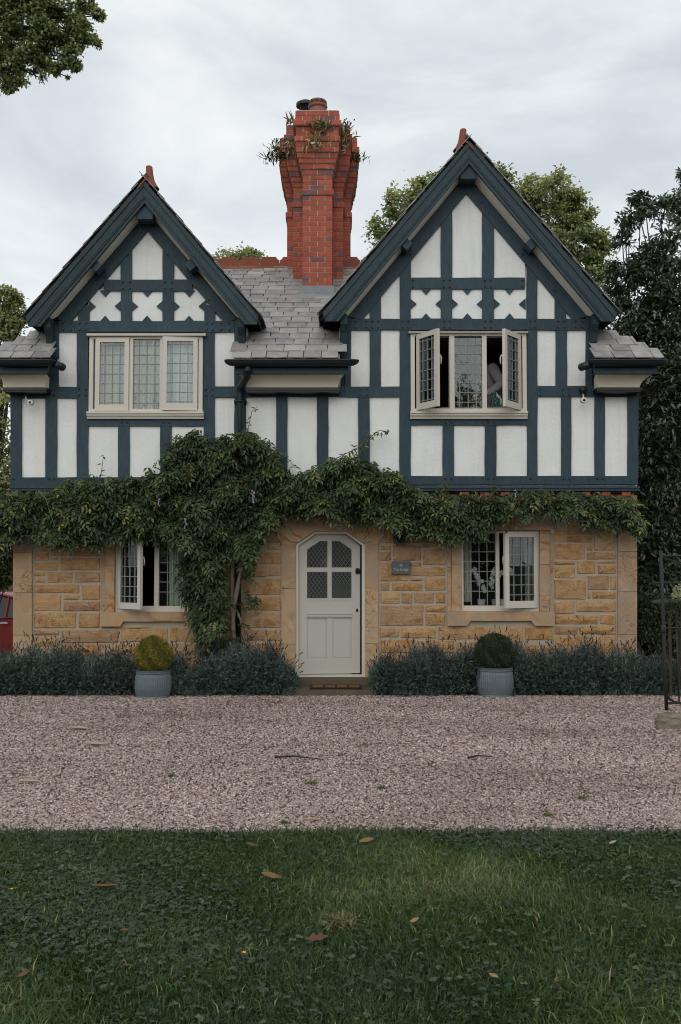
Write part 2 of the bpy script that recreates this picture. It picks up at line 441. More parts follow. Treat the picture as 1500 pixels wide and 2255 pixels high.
def m_leaf(name, stops, rough=0.5, spec=0.3, trans=0.25):
    m = NT(name, rough, spec); k = m.ramp(m.attr('tint'), stops)
    m.col(k)
    tl = m.n('ShaderNodeBsdfTranslucent'); m.l(m.mix(1.0, k, (1.3, 1.35, 0.6), 'MULTIPLY'), tl.inputs['Color'])
    mxs = m.n('ShaderNodeMixShader'); mxs.inputs[0].default_value = trans
    m.l(m.b.outputs[0], mxs.inputs[1]); m.l(tl.outputs[0], mxs.inputs[2]); m.l(mxs.outputs[0], m.out.inputs['Surface'])
    return m.m
M['wist'] = m_leaf('wisteria_leaf', [(0, (0.026,0.043,0.021)), (0.5, (0.056,0.085,0.036)), (0.9, (0.112,0.160,0.076)), (1.0, (0.26,0.24,0.06))])
M['lime'] = m_leaf('lime_tree_leaf', [(0, (0.0986, 0.1231, 0.0627)), (0.5, (0.2610, 0.2907, 0.1482)), (1.0, (0.6032, 0.5928, 0.3306))], 0.42, 0.45, 0.40)
M['dark'] = m_leaf('dark_glossy_leaf', [(0, (0.0259, 0.0432, 0.0273)), (0.6, (0.0562, 0.0840, 0.0483)), (1.0, (0.1296, 0.1680, 0.0945))], 0.25, 0.7, 0.2)
M['lav'] = m_leaf('lavender_leaf', [(0, (0.0382, 0.0580, 0.0506)), (0.5, (0.1039, 0.1427, 0.1265)), (1.0, (0.3265, 0.3979, 0.3575))], 0.65, 0.2, 0.1)
M['lavf'] = m_leaf('spent_lavender_flower', [(0, (0.030,0.024,0.034)), (1.0, (0.075,0.058,0.085))], 0.8, 0.1, 0.1)
M['boxy'] = m_leaf('yellowing_box_leaf', [(0, (0.075,0.090,0.018)), (0.5, (0.20,0.185,0.028)), (1.0, (0.40,0.30,0.045))], 0.5, 0.3, 0.2)
M['boxg'] = m_leaf('green_box_leaf', [(0, (0.022,0.036,0.018)), (0.6, (0.052,0.070,0.032)), (1.0, (0.11,0.125,0.06))], 0.5, 0.3, 0.2)
M['grass'] = m_leaf('grass_blade', [(0, (0.0246, 0.0500, 0.0187)), (0.5, (0.0584, 0.1032, 0.0345)), (0.85, (0.1311, 0.1844, 0.0620)), (1.0, (0.3074, 0.2812, 0.1261))], 0.5, 0.3, 0.25)
M['clover'] = m_leaf('clover_leaf', [(0, (0.0252, 0.0420, 0.0220)), (0.6, (0.0521, 0.0739, 0.0396)), (1.0, (0.1050, 0.1260, 0.0704))], 0.5, 0.3, 0.15)
M['fern'] = m_leaf('fern_frond', [(0, (0.022,0.042,0.016)), (1.0, (0.05,0.075,0.026))])
M['hyd'] = m_leaf('hydrangea_petal', [(0, (0.30,0.32,0.20)), (1.0, (0.46,0.47,0.33))], 0.7, 0.2, 0.2)
M['dead'] = m_leaf('dry_leaf', [(0, (0.1032, 0.0619, 0.0447)), (0.4, (0.1720, 0.0903, 0.0430)), (0.75, (0.3096, 0.1935, 0.0989)), (1.0, (0.3784, 0.3268, 0.2666))], 0.7, 0.2, 0.15)
M['straw'] = m_leaf('dry_stem', [(0, (0.17,0.175,0.08)), (0.5, (0.42,0.38,0.22)), (1.0, (0.75,0.66,0.44))], 0.8, 0.1, 0.15)
def m_gravel(name, attr):
    m = NT(name, 0.85, 0.2); v = m.coord((1,1,1), True)
    f = m.attr('tint') if attr else m.noise(v, 90, 3, 0.9)
    k = m.ramp(f, [(0.0, (0.1094, 0.0835, 0.0747)), (0.25, (0.2461, 0.1889, 0.1713)), (0.5, (0.3646, 0.2855, 0.2636)), (0.75, (0.4739, 0.3910, 0.3602)), (0.92, (0.6744, 0.5887, 0.5447)), (1.0, (0.3646, 0.1845, 0.1230))])
    big = m.ramp(m.noise(m.coord((0.35,1,1), True), 0.9, 6, 0.65), [(0.32, (0.74,0.70,0.67)), (0.5, (1.0,0.98,0.96)), (0.68, (1.16,1.14,1.12))])
    m.col(m.mix(1.0, k if attr else m.mix(1.0, k, (0.30,0.28,0.27), 'MULTIPLY'), big, 'MULTIPLY'))
    if not attr: m.bump(m.noise(v, 70, 3), 1.0, 0.02)
    return m.m
M['gravel'] = m_gravel('gravel_bed', False); M['pebble'] = m_gravel('pink_grey_pebble', True)
M['lawnsoil'] = m_simple('lawn_soil', (0.010,0.016,0.007), (0.022,0.032,0.012), 14, 0.95, 0.1, 0.8, 0.03)
M['earth'] = m_simple('leaf_litter_ground', (0.018,0.024,0.010), (0.045,0.05,0.024), 3, 0.95, 0.1, 0.6, 0.05)

#==STRUCTURE==
# ------------------------------------------------------------------ ground sheets
def ground_z(x, y):
    t = min(max((y-1.5)/4.5, 0), 1); return -0.42*t*t*(3-2*t)
xs = [-400,-60,-20,-12,-9,-7,-6,-5,-4,0,4,5,6,8,12,20,60,400]; ys = [-400,-60,-16,-13.5,-10,-7,-4,-1,0,1.5,2.2,3,4,5,6,9,20,60,400]
mb = MB()
for y in ys:
    for x in xs: mb.v.append((x, y, ground_z(x, y)-0.012))
nx = len(xs)
for j in range(len(ys)-1):
    for i in range(nx-1): mb.f.append((j*nx+i, j*nx+i+1, (j+1)*nx+i+1, (j+1)*nx+i))
tag(mb.build('ground', M['earth'], smooth=True), 'dark leafy ground running back under the trees', None, None, 'structure')
LAWN_Y = gnd(750, 1843).y
def sheet(name, poly, z, mat, label):
    m_ = MB(); m_.v = [(x, y, z) for x, y in poly]; m_.f = [tuple(range(len(poly)))]
    return tag(m_.build(name, mat), label, None, None, 'structure')
sheet('gravel_drive', [(-14, LAWN_Y-0.15), (14, LAWN_Y-0.15), (14, 0.3), (5.2, 0.3), (5.2, -0.68), (-5.2, -0.68), (-5.2, 0.9), (-14, 0.9)], 0.0, M['gravel'], 'pinkish grey gravel drive in front of the house')
edge = [(-14, -30), (14, -30)] + [(x, LAWN_Y+0.03*sin(x*2.1)+0.03*sin(x*5.3+1)+0.022*sin(x*13+0.4)+0.012*sin(x*31)) for x in np.linspace(14, -14, 700)]
mb = MB().prism(edge, -0.01, 0.022, 'z')
tag(mb.build('lawn', M['lawnsoil']), 'dark soil under the lawn in the foreground', None, None, 'structure')
mb = MB()
mb.box(-5.6, -0.78, -0.72, 0.05, -0.02, 0.02).box(0.48, 5.4, -0.72, 0.05, -0.02, 0.021)
tag(mb.build('flower_bed', M['soil']), 'dark soil bed along the foot of the house', None, None, 'structure')

# ------------------------------------------------------------------ the house
house = empty('timber_framed_house')
tag(house, 'two storey lodge of sandstone below and white plaster with dark blue timbers above', 'house')
YW, YT = -0.120, -0.145            # plaster face, timber face
def wallmesh(x0, x1, z0, z1, holes, y0, y1):
    gx = sorted({x0, x1, *[h[0] for h in holes], *[h[1] for h in holes]}); gz = sorted({z0, z1, *[h[2] for h in holes], *[h[3] for h in holes]})
    nxx, nzz = len(gx)-1, len(gz)-1
    solid = lambda i, j: 0 <= i < nxx and 0 <= j < nzz and not any(h[0]-1e-6 <= gx[i] and gx[i+1] <= h[1]+1e-6 and h[2]-1e-6 <= gz[j] and gz[j+1] <= h[3]+1e-6 for h in holes)
    m_ = MB()
    def q(*p): b = len(m_.v); m_.v.extend(p); m_.f.append(tuple(range(b, b+4)))
    for i in range(nxx):
        for j in range(nzz):
            if not solid(i, j): continue
            a, b, c, d = gx[i], gx[i+1], gz[j], gz[j+1]
            q((a,y0,c),(b,y0,c),(b,y0,d),(a,y0,d)); q((a,y1,c),(a,y1,d),(b,y1,d),(b,y1,c))
            if not solid(i-1, j): q((a,y0,c),(a,y0,d),(a,y1,d),(a,y1,c))
            if not solid(i+1, j): q((b,y0,c),(b,y1,c),(b,y1,d),(b,y0,d))
            if not solid(i, j-1): q((a,y0,c),(a,y1,c),(b,y1,c),(b,y0,c))
            if not solid(i, j+1): q((a,y0,d),(b,y0,d),(b,y1,d),(a,y1,d))
    return m_
def rect(px0, py0, px1, py1, Y):
    a = at(px0, py1, Y); b = at(px1, py0, Y); return (a.x, b.x, a.z, b.z)
XL, XR = at(28, 1300, 0).x, at(1403, 1300, 0).x
UL, UR = at(23, 950, YT).x, at(1406, 950, YT).x
ZB, ZT = at(750, 1079, YT).z, at(750, 800, YT).z
hA = rect(200, 738, 444, 908, -0.1); hB = rect(908, 731, 1156, 906, -0.1)
hC = rect(1016, 1169, 1187, 1346, 0.05); hD = rect(254, 1172, 428, 1347, 0.05); hE = rect(651, 1165, 804, 1490, 0.05)
ZTIE = at(750, 720, YT).z
ZEV = at(750, 856, YT).z
WLX = (at(104, 800, YT).x, at(543, 800, YT).x, at(747, 800, YT).x, at(1312, 800, YT).x)
uw = wallmesh(UL+0.01, UR-0.01, ZB+0.02, ZTIE, [hA, hB, (UL+0.01, WLX[0], ZEV, ZTIE), (WLX[1], WLX[2], ZEV, ZTIE), (WLX[3], UR-0.01, ZEV, ZTIE)], -0.085, 0.12)
upper_wall = uw.build('upper_wall', M['plaster'], house)
lw = wallmesh(XL+0.02, XR-0.02, -0.05, ZB+0.05, [hC, hD, hE], 0.004, 0.30)
stone_wall = lw.build('stone_wall', M['mortar'], house)
mb = MB().box(XL+0.05, XL+0.35, 0.31, 5.4, -0.5, ZB+0.2).box(XR-0.35, XR-0.05, 0.31, 5.4, -0.5, ZB+0.2).box(XL+0.36, XR-0.36, 5.1, 5.39, -0.5, ZB+0.2)
mb.build('rear_stone_walls', M['stone'], house)
mb = MB().box(UL+0.02, UL+0.2, 0.13, 5.4, ZB+0.21, ZEV).box(UR-0.2, UR-0.02, 0.13, 5.4, ZB+0.21, ZEV).box(UL+0.21, UR-0.21, 5.2, 5.41, ZB+0.21, ZEV)
mb.build('rear_plaster_walls', M['plaster'], house)
# rooms (floors, ceilings and partitions, seen only through the windows)
def room(x0, x1, z0, z1, yb=3.0):
    m_ = MB(); y0 = 0.125 if z0 > 2 else 0.305
    m_.v = [(x0,y0,z0),(x1,y0,z0),(x1,yb,z0),(x0,yb,z0),(x0,y0,z1),(x1,y0,z1),(x1,yb,z1),(x0,yb,z1)]
    m_.f = [(0,1,2,3),(4,7,6,5),(3,2,6,7),(0,3,7,4),(1,5,6,2)]
    return m_.build('room', M['room'], house)
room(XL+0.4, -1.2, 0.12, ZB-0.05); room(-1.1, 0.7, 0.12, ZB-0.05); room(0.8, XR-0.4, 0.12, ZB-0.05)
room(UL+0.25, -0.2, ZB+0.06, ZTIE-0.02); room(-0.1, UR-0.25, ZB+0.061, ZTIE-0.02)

# --- timber frame
tcount = [0]
def wobble(poly, amp=0.004):
    out = []
    n = len(poly)
    for i in range(n):
        a, b = poly[i], poly[(i+1) % n]; out.append(a)
        d = math.hypot(b[0]-a[0], b[1]-a[1])
        if d > 0.35:
            k = int(d/0.22); nxn, nzn = -(b[1]-a[1])/d, (b[0]-a[0])/d
            for t in range(1, k):
                w = random.uniform(-amp, amp); out.append((a[0]+(b[0]-a[0])*t/k+nxn*w, a[1]+(b[1]-a[1])*t/k+nzn*w))
    return out
def timber(name, pts, lift=0.0, back=-0.09, mat=None):
    tcount[0] += 1
    yf = YT - lift - (tcount[0] % 7)*0.0006
    return MB().prism(wobble([xz(px, py, YT) for px, py in pts]), yf, back).build(name, mat or M['timber'], upper_wall)
def bar(name, x0, y0, x1, y1, lift=0.0): return timber(name, [(x0, y0), (x1, y0), (x1, y1), (x0, y1)], lift)
def panel(pts):
    tcount[0] += 1
    return MB().prism([xz(px, py, YW) for px, py in pts], YW-(tcount[0] % 5)*0.0007, -0.08).build('plaster_panel', M['plaster'], upper_wall)
def prect(x0, y0, x1, y1): return panel([(x0-3, y0-3), (x1+3, y0-3), (x1+3, y1+3), (x0-3, y1+3)])
# plaster bays
for r_ in [(48,877,100,1051),(125,877,168,1051),(129,731,171,853),(474,729,516,852),(472,875,516,1051),(190,938,260,1051),(285,938,353,1051),(378,938,448,1051),
           (542,874,608,1051),(633,874,698,1051),(723,874,789,1051),(814,874,880,1050),(773,727,814,850),(839,727,879,850),(1183,727,1224,850),(1249,727,1290,850),
           (1186,874,1236,1048),(1258,874,1310,1048),(1332,874,1382,1048),(905,936,975,1048),(1000,936,1068,1048),(1093,936,1162,1048)]: prect(*r_)
prect(172+26, 641, 265, 707); prect(291, 641, 357, 707); prect(383, 641, 450, 707)
panel([(326,506),(289,548),(289,618),(360,618),(360,548)]); panel([(267,576),(233,618),(267,618)]); panel([(381,576),(415,618),(381,618)])
panel([(174,688),(158,709),(174,709)]); panel([(473,688),(488,709),(473,709)])
prect(904, 636, 972, 702); prect(996, 636, 1064, 702); prect(1089, 636, 1156, 702)
panel([(1027,423),(993,463),(993,614),(1063,614),(1063,463)]); panel([(973,490),(902,574),(902,614),(973,614)]); panel([(1085,490),(1156,574),(1156,614),(1085,614)])
panel([(881,605),(837,655),(837,704),(881,704)]); panel([(1179,605),(1223,655),(1223,704),(1179,704)])
panel([(816,680),(797,704),(816,704)]); panel([(1245,680),(1264,704),(1245,704)])
# posts and studs (x0,y0,x1,y1)
for r_ in [(23,866,48,1056),(169,728,194.5,1052),(448,728,473,1052),(516,700,542,1052),(104,716,130,790),(100,874,125.5,1053),(100,858,130,876),(106,795,129,860),
           (260,936,285,1053),(353,936,378,1053),(608,872,633,1053),(698,872,723.5,1053),(789,872,814,1053),(748,695,773,790),(760,785,773,856),
           (814,724,839,853),(880,572,905,1051),(1161,572,1184,1051),(1224,724,1249,852),(1290,695,1312,790),(1290,790,1304,854),
           (1236,871,1258,1051),(1310,871,1332.5,1051),(1382,858,1406,1052),(975,934,1000,1051),(1068,934,1093,1051)]: bar('timber_post', *r_)
for r_ in [(266,550,291,709),(358,550,383,709),(172,672,197,709),(450,672,474,709),(971,464,996,704),(1062,464,1088,704),(814,656,839,704),(1222,656,1247,704)]: bar('timber_stud', *r_)
# rails
for r_ in [(130,707,516,731),(24,1051,520,1073),(27,852,170,877),(472,851,517,875),(192,922,450,938),(229,616,423,640.5),(516,851,882,874),(517,1051,882,1072),
           (772,702,1290,726.5),(903,611.5,1156,636),(882,1048,1405,1067),(1183,850,1406,873.5),(904,921,1162,936)]: bar('timber_rail', *r_, lift=0.006)
# moulded bressummer along the jetty
mb = MB()
for (y0, y1, lf) in ((1071, 1075, 0.022), (1075.6, 1078, 0.010), (1078.4, 1081, 0.030)):
    a = at(23, y1, YT); b = at(1407, y0, YT); mb.box(a.x-lf*0.4, b.x+lf*0.4, YT-lf, -0.07, a.z, b.z)
mb.build('moulded_beam', M['timber'], upper_wall)
mb = MB(); a = at(23, 1081, YT); mb.box(a.x+0.03, UR-0.03, -0.128, 0.2, a.z-0.02, a.z-0.001); mb.build('jetty_soffit', M['timber'], upper_wall)
# gable rafters on the wall
def rafter(ap_in, ap_out, in_end, out_end):
    for (a, b, c, d) in ((ap_out, ap_in, in_end[0], out_end[0]), (ap_out, ap_in, in_end[1], out_end[1])):
        timber('gable_rafter', [a, b, c, d], 0.012)
rafter((325, 509), (325, 470), ((154, 711), (496, 711)), ((126, 703), (522, 703)))
rafter((1027, 426), (1027, 386), ((797, 705), (1262, 705)), ((767, 697), (1293, 697)))
# cusps cutting the square panels into crosses
def cusps(x0, x1, y0, y1, h=12.5, d=12.5):
    cx, cy = (x0+x1)/2, (y0+y1)/2
    for tri in ([(cx-h, y0-2), (cx+h, y0-2), (cx, y0+d)], [(cx-h, y1+2), (cx, y1-d), (cx+h, y1+2)], [(x0-2, cy-h), (x0+d, cy), (x0-2, cy+h)], [(x1+2, cy-h), (x1+2, cy+h), (x1-d, cy)]):
        timber('timber_cusp', tri, -0.004)
for (a, b) in ((198, 265), (291, 357), (383, 450)): cusps(a, b, 641, 707)
for (a, b) in ((905, 972), (996, 1063), (1089, 1156)): cusps(a, b, 636, 702)
# oak pegs
pegs = []
for y in (712, 726): pegs += [(x, y) for x in (140,156,176,190,455,468,487,505)]
for y in (621, 635): pegs += [(x, y) for x in (271,286,363,378)]
for y in (707, 721): pegs += [(x, y) for x in (784,806,820,833,886,899,978,990,1068,1081,1168,1178,1229,1243,1268,1282)]
for y in (617, 631): pegs += [(x, y) for x in (910,977,990,1068,1081,1150)]
for y in (857, 870): pegs += [(x, y) for x in (104,120,174,189,453,468,613,627,703,718,794,809,1190,1240,1254,1315,1328,1388,1400)]
pegs += [(x, 930) for x in (268,280,360,372,982,994,1075,1087)] + [(x, 1054) for x in (30,108,120,266,280,360,372,614,628,704,718,795,808,887,981,994,1075,1088,1168,1242,1254,1316,1328)]
pegs += [(304,532),(346,532),(283,560),(369,560),(232,612),(420,612),(190,660),(460,660),(995,446),(1060,446),(905,560),(1150,560),(838,640),(1220,640),(820,668)]
pegm = None
for (px, py) in pegs:
    c = at(px, py, YT)
    if pegm is None:
        pegm = MB().tube([(0, 0, 0), (0, -0.016, 0)], [0.013, 0.011], 8).mesh('peg', M['iron'])
    link('peg', pegm, upper_wall, (c.x, YT-0.014, c.z))

# --- gables: bargeboards, soffits, roof slabs
YG = -0.42
def lerp(a, b, t): return (a[0]+(b[0]-a[0])*t, a[1]+(b[1]-a[1])*t)
def gable(name, ap, apin, ends, wall_ap, wall_ends, purlins):
    roof = None
    for side, (bo, bc, bi) in enumerate(ends):
        m_ = MB()
        def edge_at(f):
            a = lerp(ap, apin, f)
            e = lerp(bo, bc, f/0.42) if f < 0.42 else lerp(bc, bi, (f-0.42)/0.58)
            return xz(*a, YG), xz(*e, YG)
        for (f0, f1, yy) in ((0.06, 0.30, -0.465), (0.315, 0.42, -0.452), (0.42, 0.70, -0.4505), (0.72, 0.80, -0.447), (0.82, 1.0, -0.437)):
            a0, e0 = edge_at(f0); a1, e1 = edge_at(f1)
            m_.prism([a0, a1, e1, e0], yy, -0.395)
        m_.build('bargeboard', M['barge'], house)
        # soffit between bargeboard and wall
        b0 = at(*lerp(apin, ap, 0.12), -0.40); b1 = at(*lerp(bi, bc, 0.25), -0.40); w0 = at(*wall_ap, YT); w1 = at(*wall_ends[side], YT)
        up = Vector((0, 0, 0.05))
        s_ = MB(); s_.v = [tuple(p) for p in (b0, b1, w1, w0, b0+up, b1+up, w1+up, w0+up)]
        s_.f = [(0,1,2,3),(4,7,6,5),(0,4,5,1),(1,5,6,2),(2,6,7,3),(3,7,4,0)]
        s_.build('verge_soffit', M['soffit'], house)
    # roof slabs running back
    A = xz(*ap, YG)
    slopes = []
    for side, (bo, bc, bi) in enumerate(ends):
        B = xz(*bo, YG)
        sl = MB(); dn = 0.085
        sl.prism([(A[0], A[1]), (B[0], B[1]), (B[0], B[1]-dn), (A[0], A[1]-dn*1.6)], -0.394, 5.0)
        o = sl.build('gable_roof_slope', M['barge'], house)
        slopes.append((o, A, B))
    # purlin ends
    for (px, py, w, hh, rot) in purlins:
        c = at(px, py, -0.28); s_ = 0.0061
        ax = Vector((cos(rot), 0, sin(rot)))*w*s_; az = Vector((-sin(rot), 0, cos(rot)))*hh*s_
        MB().obox(c, ax, (0, 0.115, 0), az).build('purlin_end', M['timber'], house)
    return slopes
gl = gable('left', (318,396), (319,448), (((58,696),(63,719),(90,719)), ((569,694),(566,715),(540,715))), (325,468), ((128,697),(520,697)),
           [(323,474,17,15,0.0), (213,588,10,13,0.85), (425,586,10,13,-0.85)])
gr = gable('right', (1033,310), (1033,361), (((710,687),(717,708),(745,708)), ((1357,687),(1352,708),(1324,708))), (1027,384), ((769,694),(1291,694)),
           [(1029,386,17,15,0.0), (891,540,10,13,0.85), (1170,540,10,13,-0.85)])
# eave brackets under the bargeboard feet
for (x0, x1, y0, y1) in ((106,121,716,768), (527,541,716,766), (750,765,708,763), (1297,1311,708,760)):
    a = at(x0, y1, YT); b = at(x1, y0, YT); h = b.z-a.z
    prof = [(-0.13, b.z+0.05), (-0.37, b.z+0.05), (-0.36, b.z-h*0.25), (-0.27, b.z-h*0.55), (-0.23, b.z-h*0.92), (-0.19, a.z), (-0.13, a.z+0.02)]
    MB().prism(prof, a.x, b.x, 'x').build('eave_bracket', M['barge'], house)
# dormer cheeks beside the gable feet
for (px0, px1) in ((106,128),(519,541),(750,772),(1292,1311)):
    a = at(px0, 800, YT); b = at(px1, 700, YT); MB().box(a.x, b.x, -0.10, 1.6, ZT-0.3, b.z).build('gable_cheek', M['barge'], house)
# gable infill above the tie beam behind the timbers
for (pts) in ([(325,478),(132,709),(518,709)], [(1027,395),(772,705),(1288,705)]):
    MB().prism([xz(px, py, -0.08) for px, py in pts], -0.084, 0.1).build('gable_wall', M['plaster'], house)

# --- slated roofs
PITCH = R(35.0)
EV = at(640, 792, -0.60)
def roof_z(y): return EV.z + (y+0.60)*tan(PITCH)
YR = None
for k in range(400):
    y = 0.5+k*0.01
    if proj((0, y, roof_z(y)))[1] < 590: YR = y; break
YR = YR or 2.6
ZR = roof_z(YR)
print('ridge', YR, ZR, 'eave', EV, 'XL', UL, UR)
HL, HR = UL-0.24, at(1463, 792, -0.60).x
main_roof = MB()
dz = 0.06
YB = 2*YR+0.60
HK = 1.10; hipdx = (ZR-EV.z)*HK
dz = 0.02
YV = 0.9; ZV = roof_z(YV)-dz; hv = (ZV+dz-EV.z)*HK
P_ = [(HL,-0.6,EV.z-dz),(WLX[0]+.01,-0.6,EV.z-dz),(WLX[0]+.01,YV,ZV),(HL+hv,YV,ZV),(WLX[1]-.01,-0.6,EV.z-dz),(WLX[2]+.01,-0.6,EV.z-dz),(WLX[2]+.01,YV,ZV),(WLX[1]-.01,YV,ZV),
      (WLX[3]-.01,-0.6,EV.z-dz),(HR,-0.6,EV.z-dz),(HR-hv,YV,ZV),(WLX[3]-.01,YV,ZV),(HR-hipdx,YR,ZR-dz),(HL+hipdx,YR,ZR-dz),(HL,YB,EV.z-dz),(HR,YB,EV.z-dz),
      (WLX[0]+.01,-0.6+(WLX[0]-HL)/HK/tan(PITCH),EV.z-dz+(WLX[0]-HL)/HK),(WLX[3]-.01,-0.6+(HR-WLX[3])/HK/tan(PITCH),EV.z-dz+(HR-WLX[3])/HK)]
main_roof.v = P_
main_roof.f = [(0,1,16),(4,5,6,7),(8,9,17),(3,10,12,13),(15,14,13,12),(9,15,12,10,17),(14,0,16,3,13)]
main_roof = main_roof.build('main_roof', M['slate'], house)
def slate_variant(k):
    rr = random.Random(k); m_ = MB(); w, l, t = 0.5, 1.0, 1.0
    n = 5; top = [(-w+2*w*i/n, l) for i in range(n, -1, -1)]
    bot = [(-w+2*w*i/n, rr.uniform(-0.02, 0.02)+(0.05 if (k % 3 == 0 and i in (0, n) and rr.random() < 0.5) else 0)) for i in range(n+1)]
    m_.prism(bot+[(w, l), (-w, l)], 0.0, 1.0, 'z'); return m_.mesh('slate', M['slate'])
SLATES = [slate_variant(k) for k in range(6)]
def slate_matrix(O, u, v, x, s, w, l, t, rot=0.0, tilt=0.03, lift=0.0):
    n = u.cross(v)
    v2 = (v*cos(tilt) - n*sin(tilt)); n2 = (n*cos(tilt)+v*sin(tilt))
    u2 = u*cos(rot)+v2*sin(rot); v3 = v2*cos(rot)-u*sin(rot)
    p = O+u*x+v*s+n*(lift+0.022)
    return Matrix(((u2.x*w, v3.x*l, n2.x*t, p.x), (u2.y*w, v3.y*l, n2.y*t, p.y), (u2.z*w, v3.z*l, n2.z*t, p.z), (0,0,0,1)))
def courses(length, gauge0, gauge1):
    s, out = 0.0, []
    while s < length:
        g = gauge0+(gauge1-gauge0)*s/length; out.append((s, g)); s += g
    return out
u, v = Vector((1,0,0)), Vector((0, cos(PITCH), sin(PITCH)))
O = Vector((0, -0.60, EV.z))
rest = []
slope_len = (YR+0.60)/cos(PITCH)
def hidden_by_gable(px, py):
    # below the gable slopes or outside of the bays between them
    for (ap, l, r_) in (((318,396),(58,700),(569,700)), ((1033,310),(710,690),(1357,690))):
        if py > ap[1]:
            lx = ap[0]+(l[0]-ap[0])*(py-ap[1])/(l[1]-ap[1]); rx = ap[0]+(r_[0]-ap[0])*(py-ap[1])/(r_[1]-ap[1])
            if py <= l[1] and lx+14 < px < rx-14: return True
            if py > l[1] and ap[0] < 500 and 122 < px < 524: return True
            if py > l[1] and ap[0] > 500 and 766 < px < 1298: return True
    return False
nsl = 0
for ci, (s, g) in enumerate(courses(slope_len-0.02, 0.215, 0.165)):
    hx_ = s*sin(PITCH)*HK
    x = HL + hx_ + 0.02 - random.uniform(0, 0.2)
    xe = HR - hx_
    while x < xe:
        w = random.uniform(0.19, 0.29)
        if x+w > xe: w = max(xe-x, 0.05)
        if x < HL + hx_: w -= (HL+hx_-x); x = HL+hx_
        if w > 0.04:
            c = O+u*(x+w/2)+v*(s+g/2); px, py = proj(c)
            if not hidden_by_gable(px, py) and -30 < px < 1530:
                slip = random.random() < 0.05
                mt = slate_matrix(O, u, v, x+w/2, s-(random.uniform(0.0, 0.035) if slip else random.uniform(0, 0.008)), w-0.009, g*1.6, random.uniform(0.010, 0.016), random.uniform(-0.05, 0.05) if slip else random.uniform(-0.012, 0.012), 0.04, random.uniform(0, 0.004))
                if nsl < 296:
                    o = link('slate', SLATES[random.randrange(6)], main_roof); o.matrix_local = mt; nsl += 1
                else: rest.append(mt)
        x += w+0.003
print('slates', nsl, len(rest))
def slate_stuff(name, mats, parent):
    V, F, off = [], [], 0
    base = np.array([(-.5,0,0),(.5,0,0),(.5,1,0),(-.5,1,0),(-.5,0,1),(.5,0,1),(.5,1,1),(-.5,1,1)])
    fq = np.array([(4,5,6),(4,6,7),(0,1,5),(0,5,4),(1,2,6),(1,6,5),(3,0,4),(3,4,7)])
    for m_ in mats:
        a = np.array(m_); V.append(base@a[:3,:3].T+a[:3,3]); F.append(fq+off); off += 8
    o = np_mesh(name, np.concatenate(V), np.concatenate(F), M['slate'], parent); o['kind'] = 'stuff'; return o
# hip ends and rear slope, and any slates past the limit
for (O2, u2, v2, lim) in ((Vector((HR, 0, EV.z)), Vector((0,1,0)), Vector((-HK, 0, 1)).normalized(), 'R'), (Vector((HL, 0, EV.z)), Vector((0,-1,0)), Vector((HK, 0, 1)).normalized(), 'L')):
    for (s, g) in courses((ZR-EV.z)*math.hypot(HK, 1)-0.02, 0.215, 0.165):
        yo = s/math.hypot(HK, 1)/tan(PITCH); y = -0.56+yo+g*0.9
        while y < YB-yo:
            w = min(random.uniform(0.2, 0.29), YB-yo-y)
            if w > 0.05: rest.append(slate_matrix(O2, u2, v2, (y+w/2)*u2.y, s, w-0.006, g*1.02, 0.006, 0, 0.0, -0.016))
            y += w+0.003
slate_stuff('roof_slates', rest, main_roof)
for gi, slopes in enumerate((gl, gr)):
    for (o, A, B) in slopes:
        a, b = Vector((A[0], 0, A[1])), Vector((B[0], 0, B[1])); v2 = (a-b).normalized(); sgn = 1 if B[0] < A[0] else -1
        u2 = Vector((0, -sgn, 0)); mats = []
        for ci, (s, g) in enumerate(courses((a-b).length-0.05, 0.215, 0.19)):
            y = -0.475 - random.uniform(0, 0.012) - (0.0 if ci % 2 else 0.004)
            first = True
            while y < 4.6:
                w = (0.13 if (first and ci % 2) else random.uniform(0.22, 0.28)); first = False
                mats.append(slate_matrix(b, u2, v2, -sgn*(y+w/2), s-0.05, w-0.005, g*1.6, 0.010, random.uniform(-0.01, 0.01), 0.045, random.uniform(0, 0.008)))
                y += w
        slate_stuff('gable_slates', mats, o)
# ridge tiles
def crest_mesh():
    m_ = MB(); Lr = 0.325; hw = 0.13; t = 0.016
    for sg in (-1, 1):
        b = len(m_.v)
        prof = [(0.0, 0.0), (sg*hw, -hw*0.78), (sg*hw, -hw*0.78-t), (0.0, -t)]
        m_.prism(prof, -Lr/2, Lr/2, 'x')
    arc = [(-Lr/2+0.05*cos(a), 0.135-0.05+0.05*0+0.05*(1-sin(a))) for a in np.linspace(0, pi/2, 6)]
    left = [(-Lr/2+0.003, -0.01), (-Lr/2+0.003, 0.075)] + [(-Lr/2+0.05-0.047*cos(a)*1.0, 0.125-0.05*cos(a)) if False else (-Lr/2+0.003+0.047*sin(a), 0.075+0.05*(1-cos(a))) for a in np.linspace(0.25, pi/2, 5)]
    right = [(-x, z) for x, z in reversed(left)]
    m_.prism(left+right, -0.016, 0.016)
    return m_.mesh('ridge_tile', M['terracotta'])
CREST = crest_mesh()
xr = at(460, 590, YR).x
while xr < at(830, 590, YR).x:
    o = link('ridge_tile', CREST, main_roof, (xr, YR, ZR+0.052)); o.rotation_euler = (0, random.uniform(-0.012, 0.012), random.uniform(-0.01, 0.01)); xr += 0.328
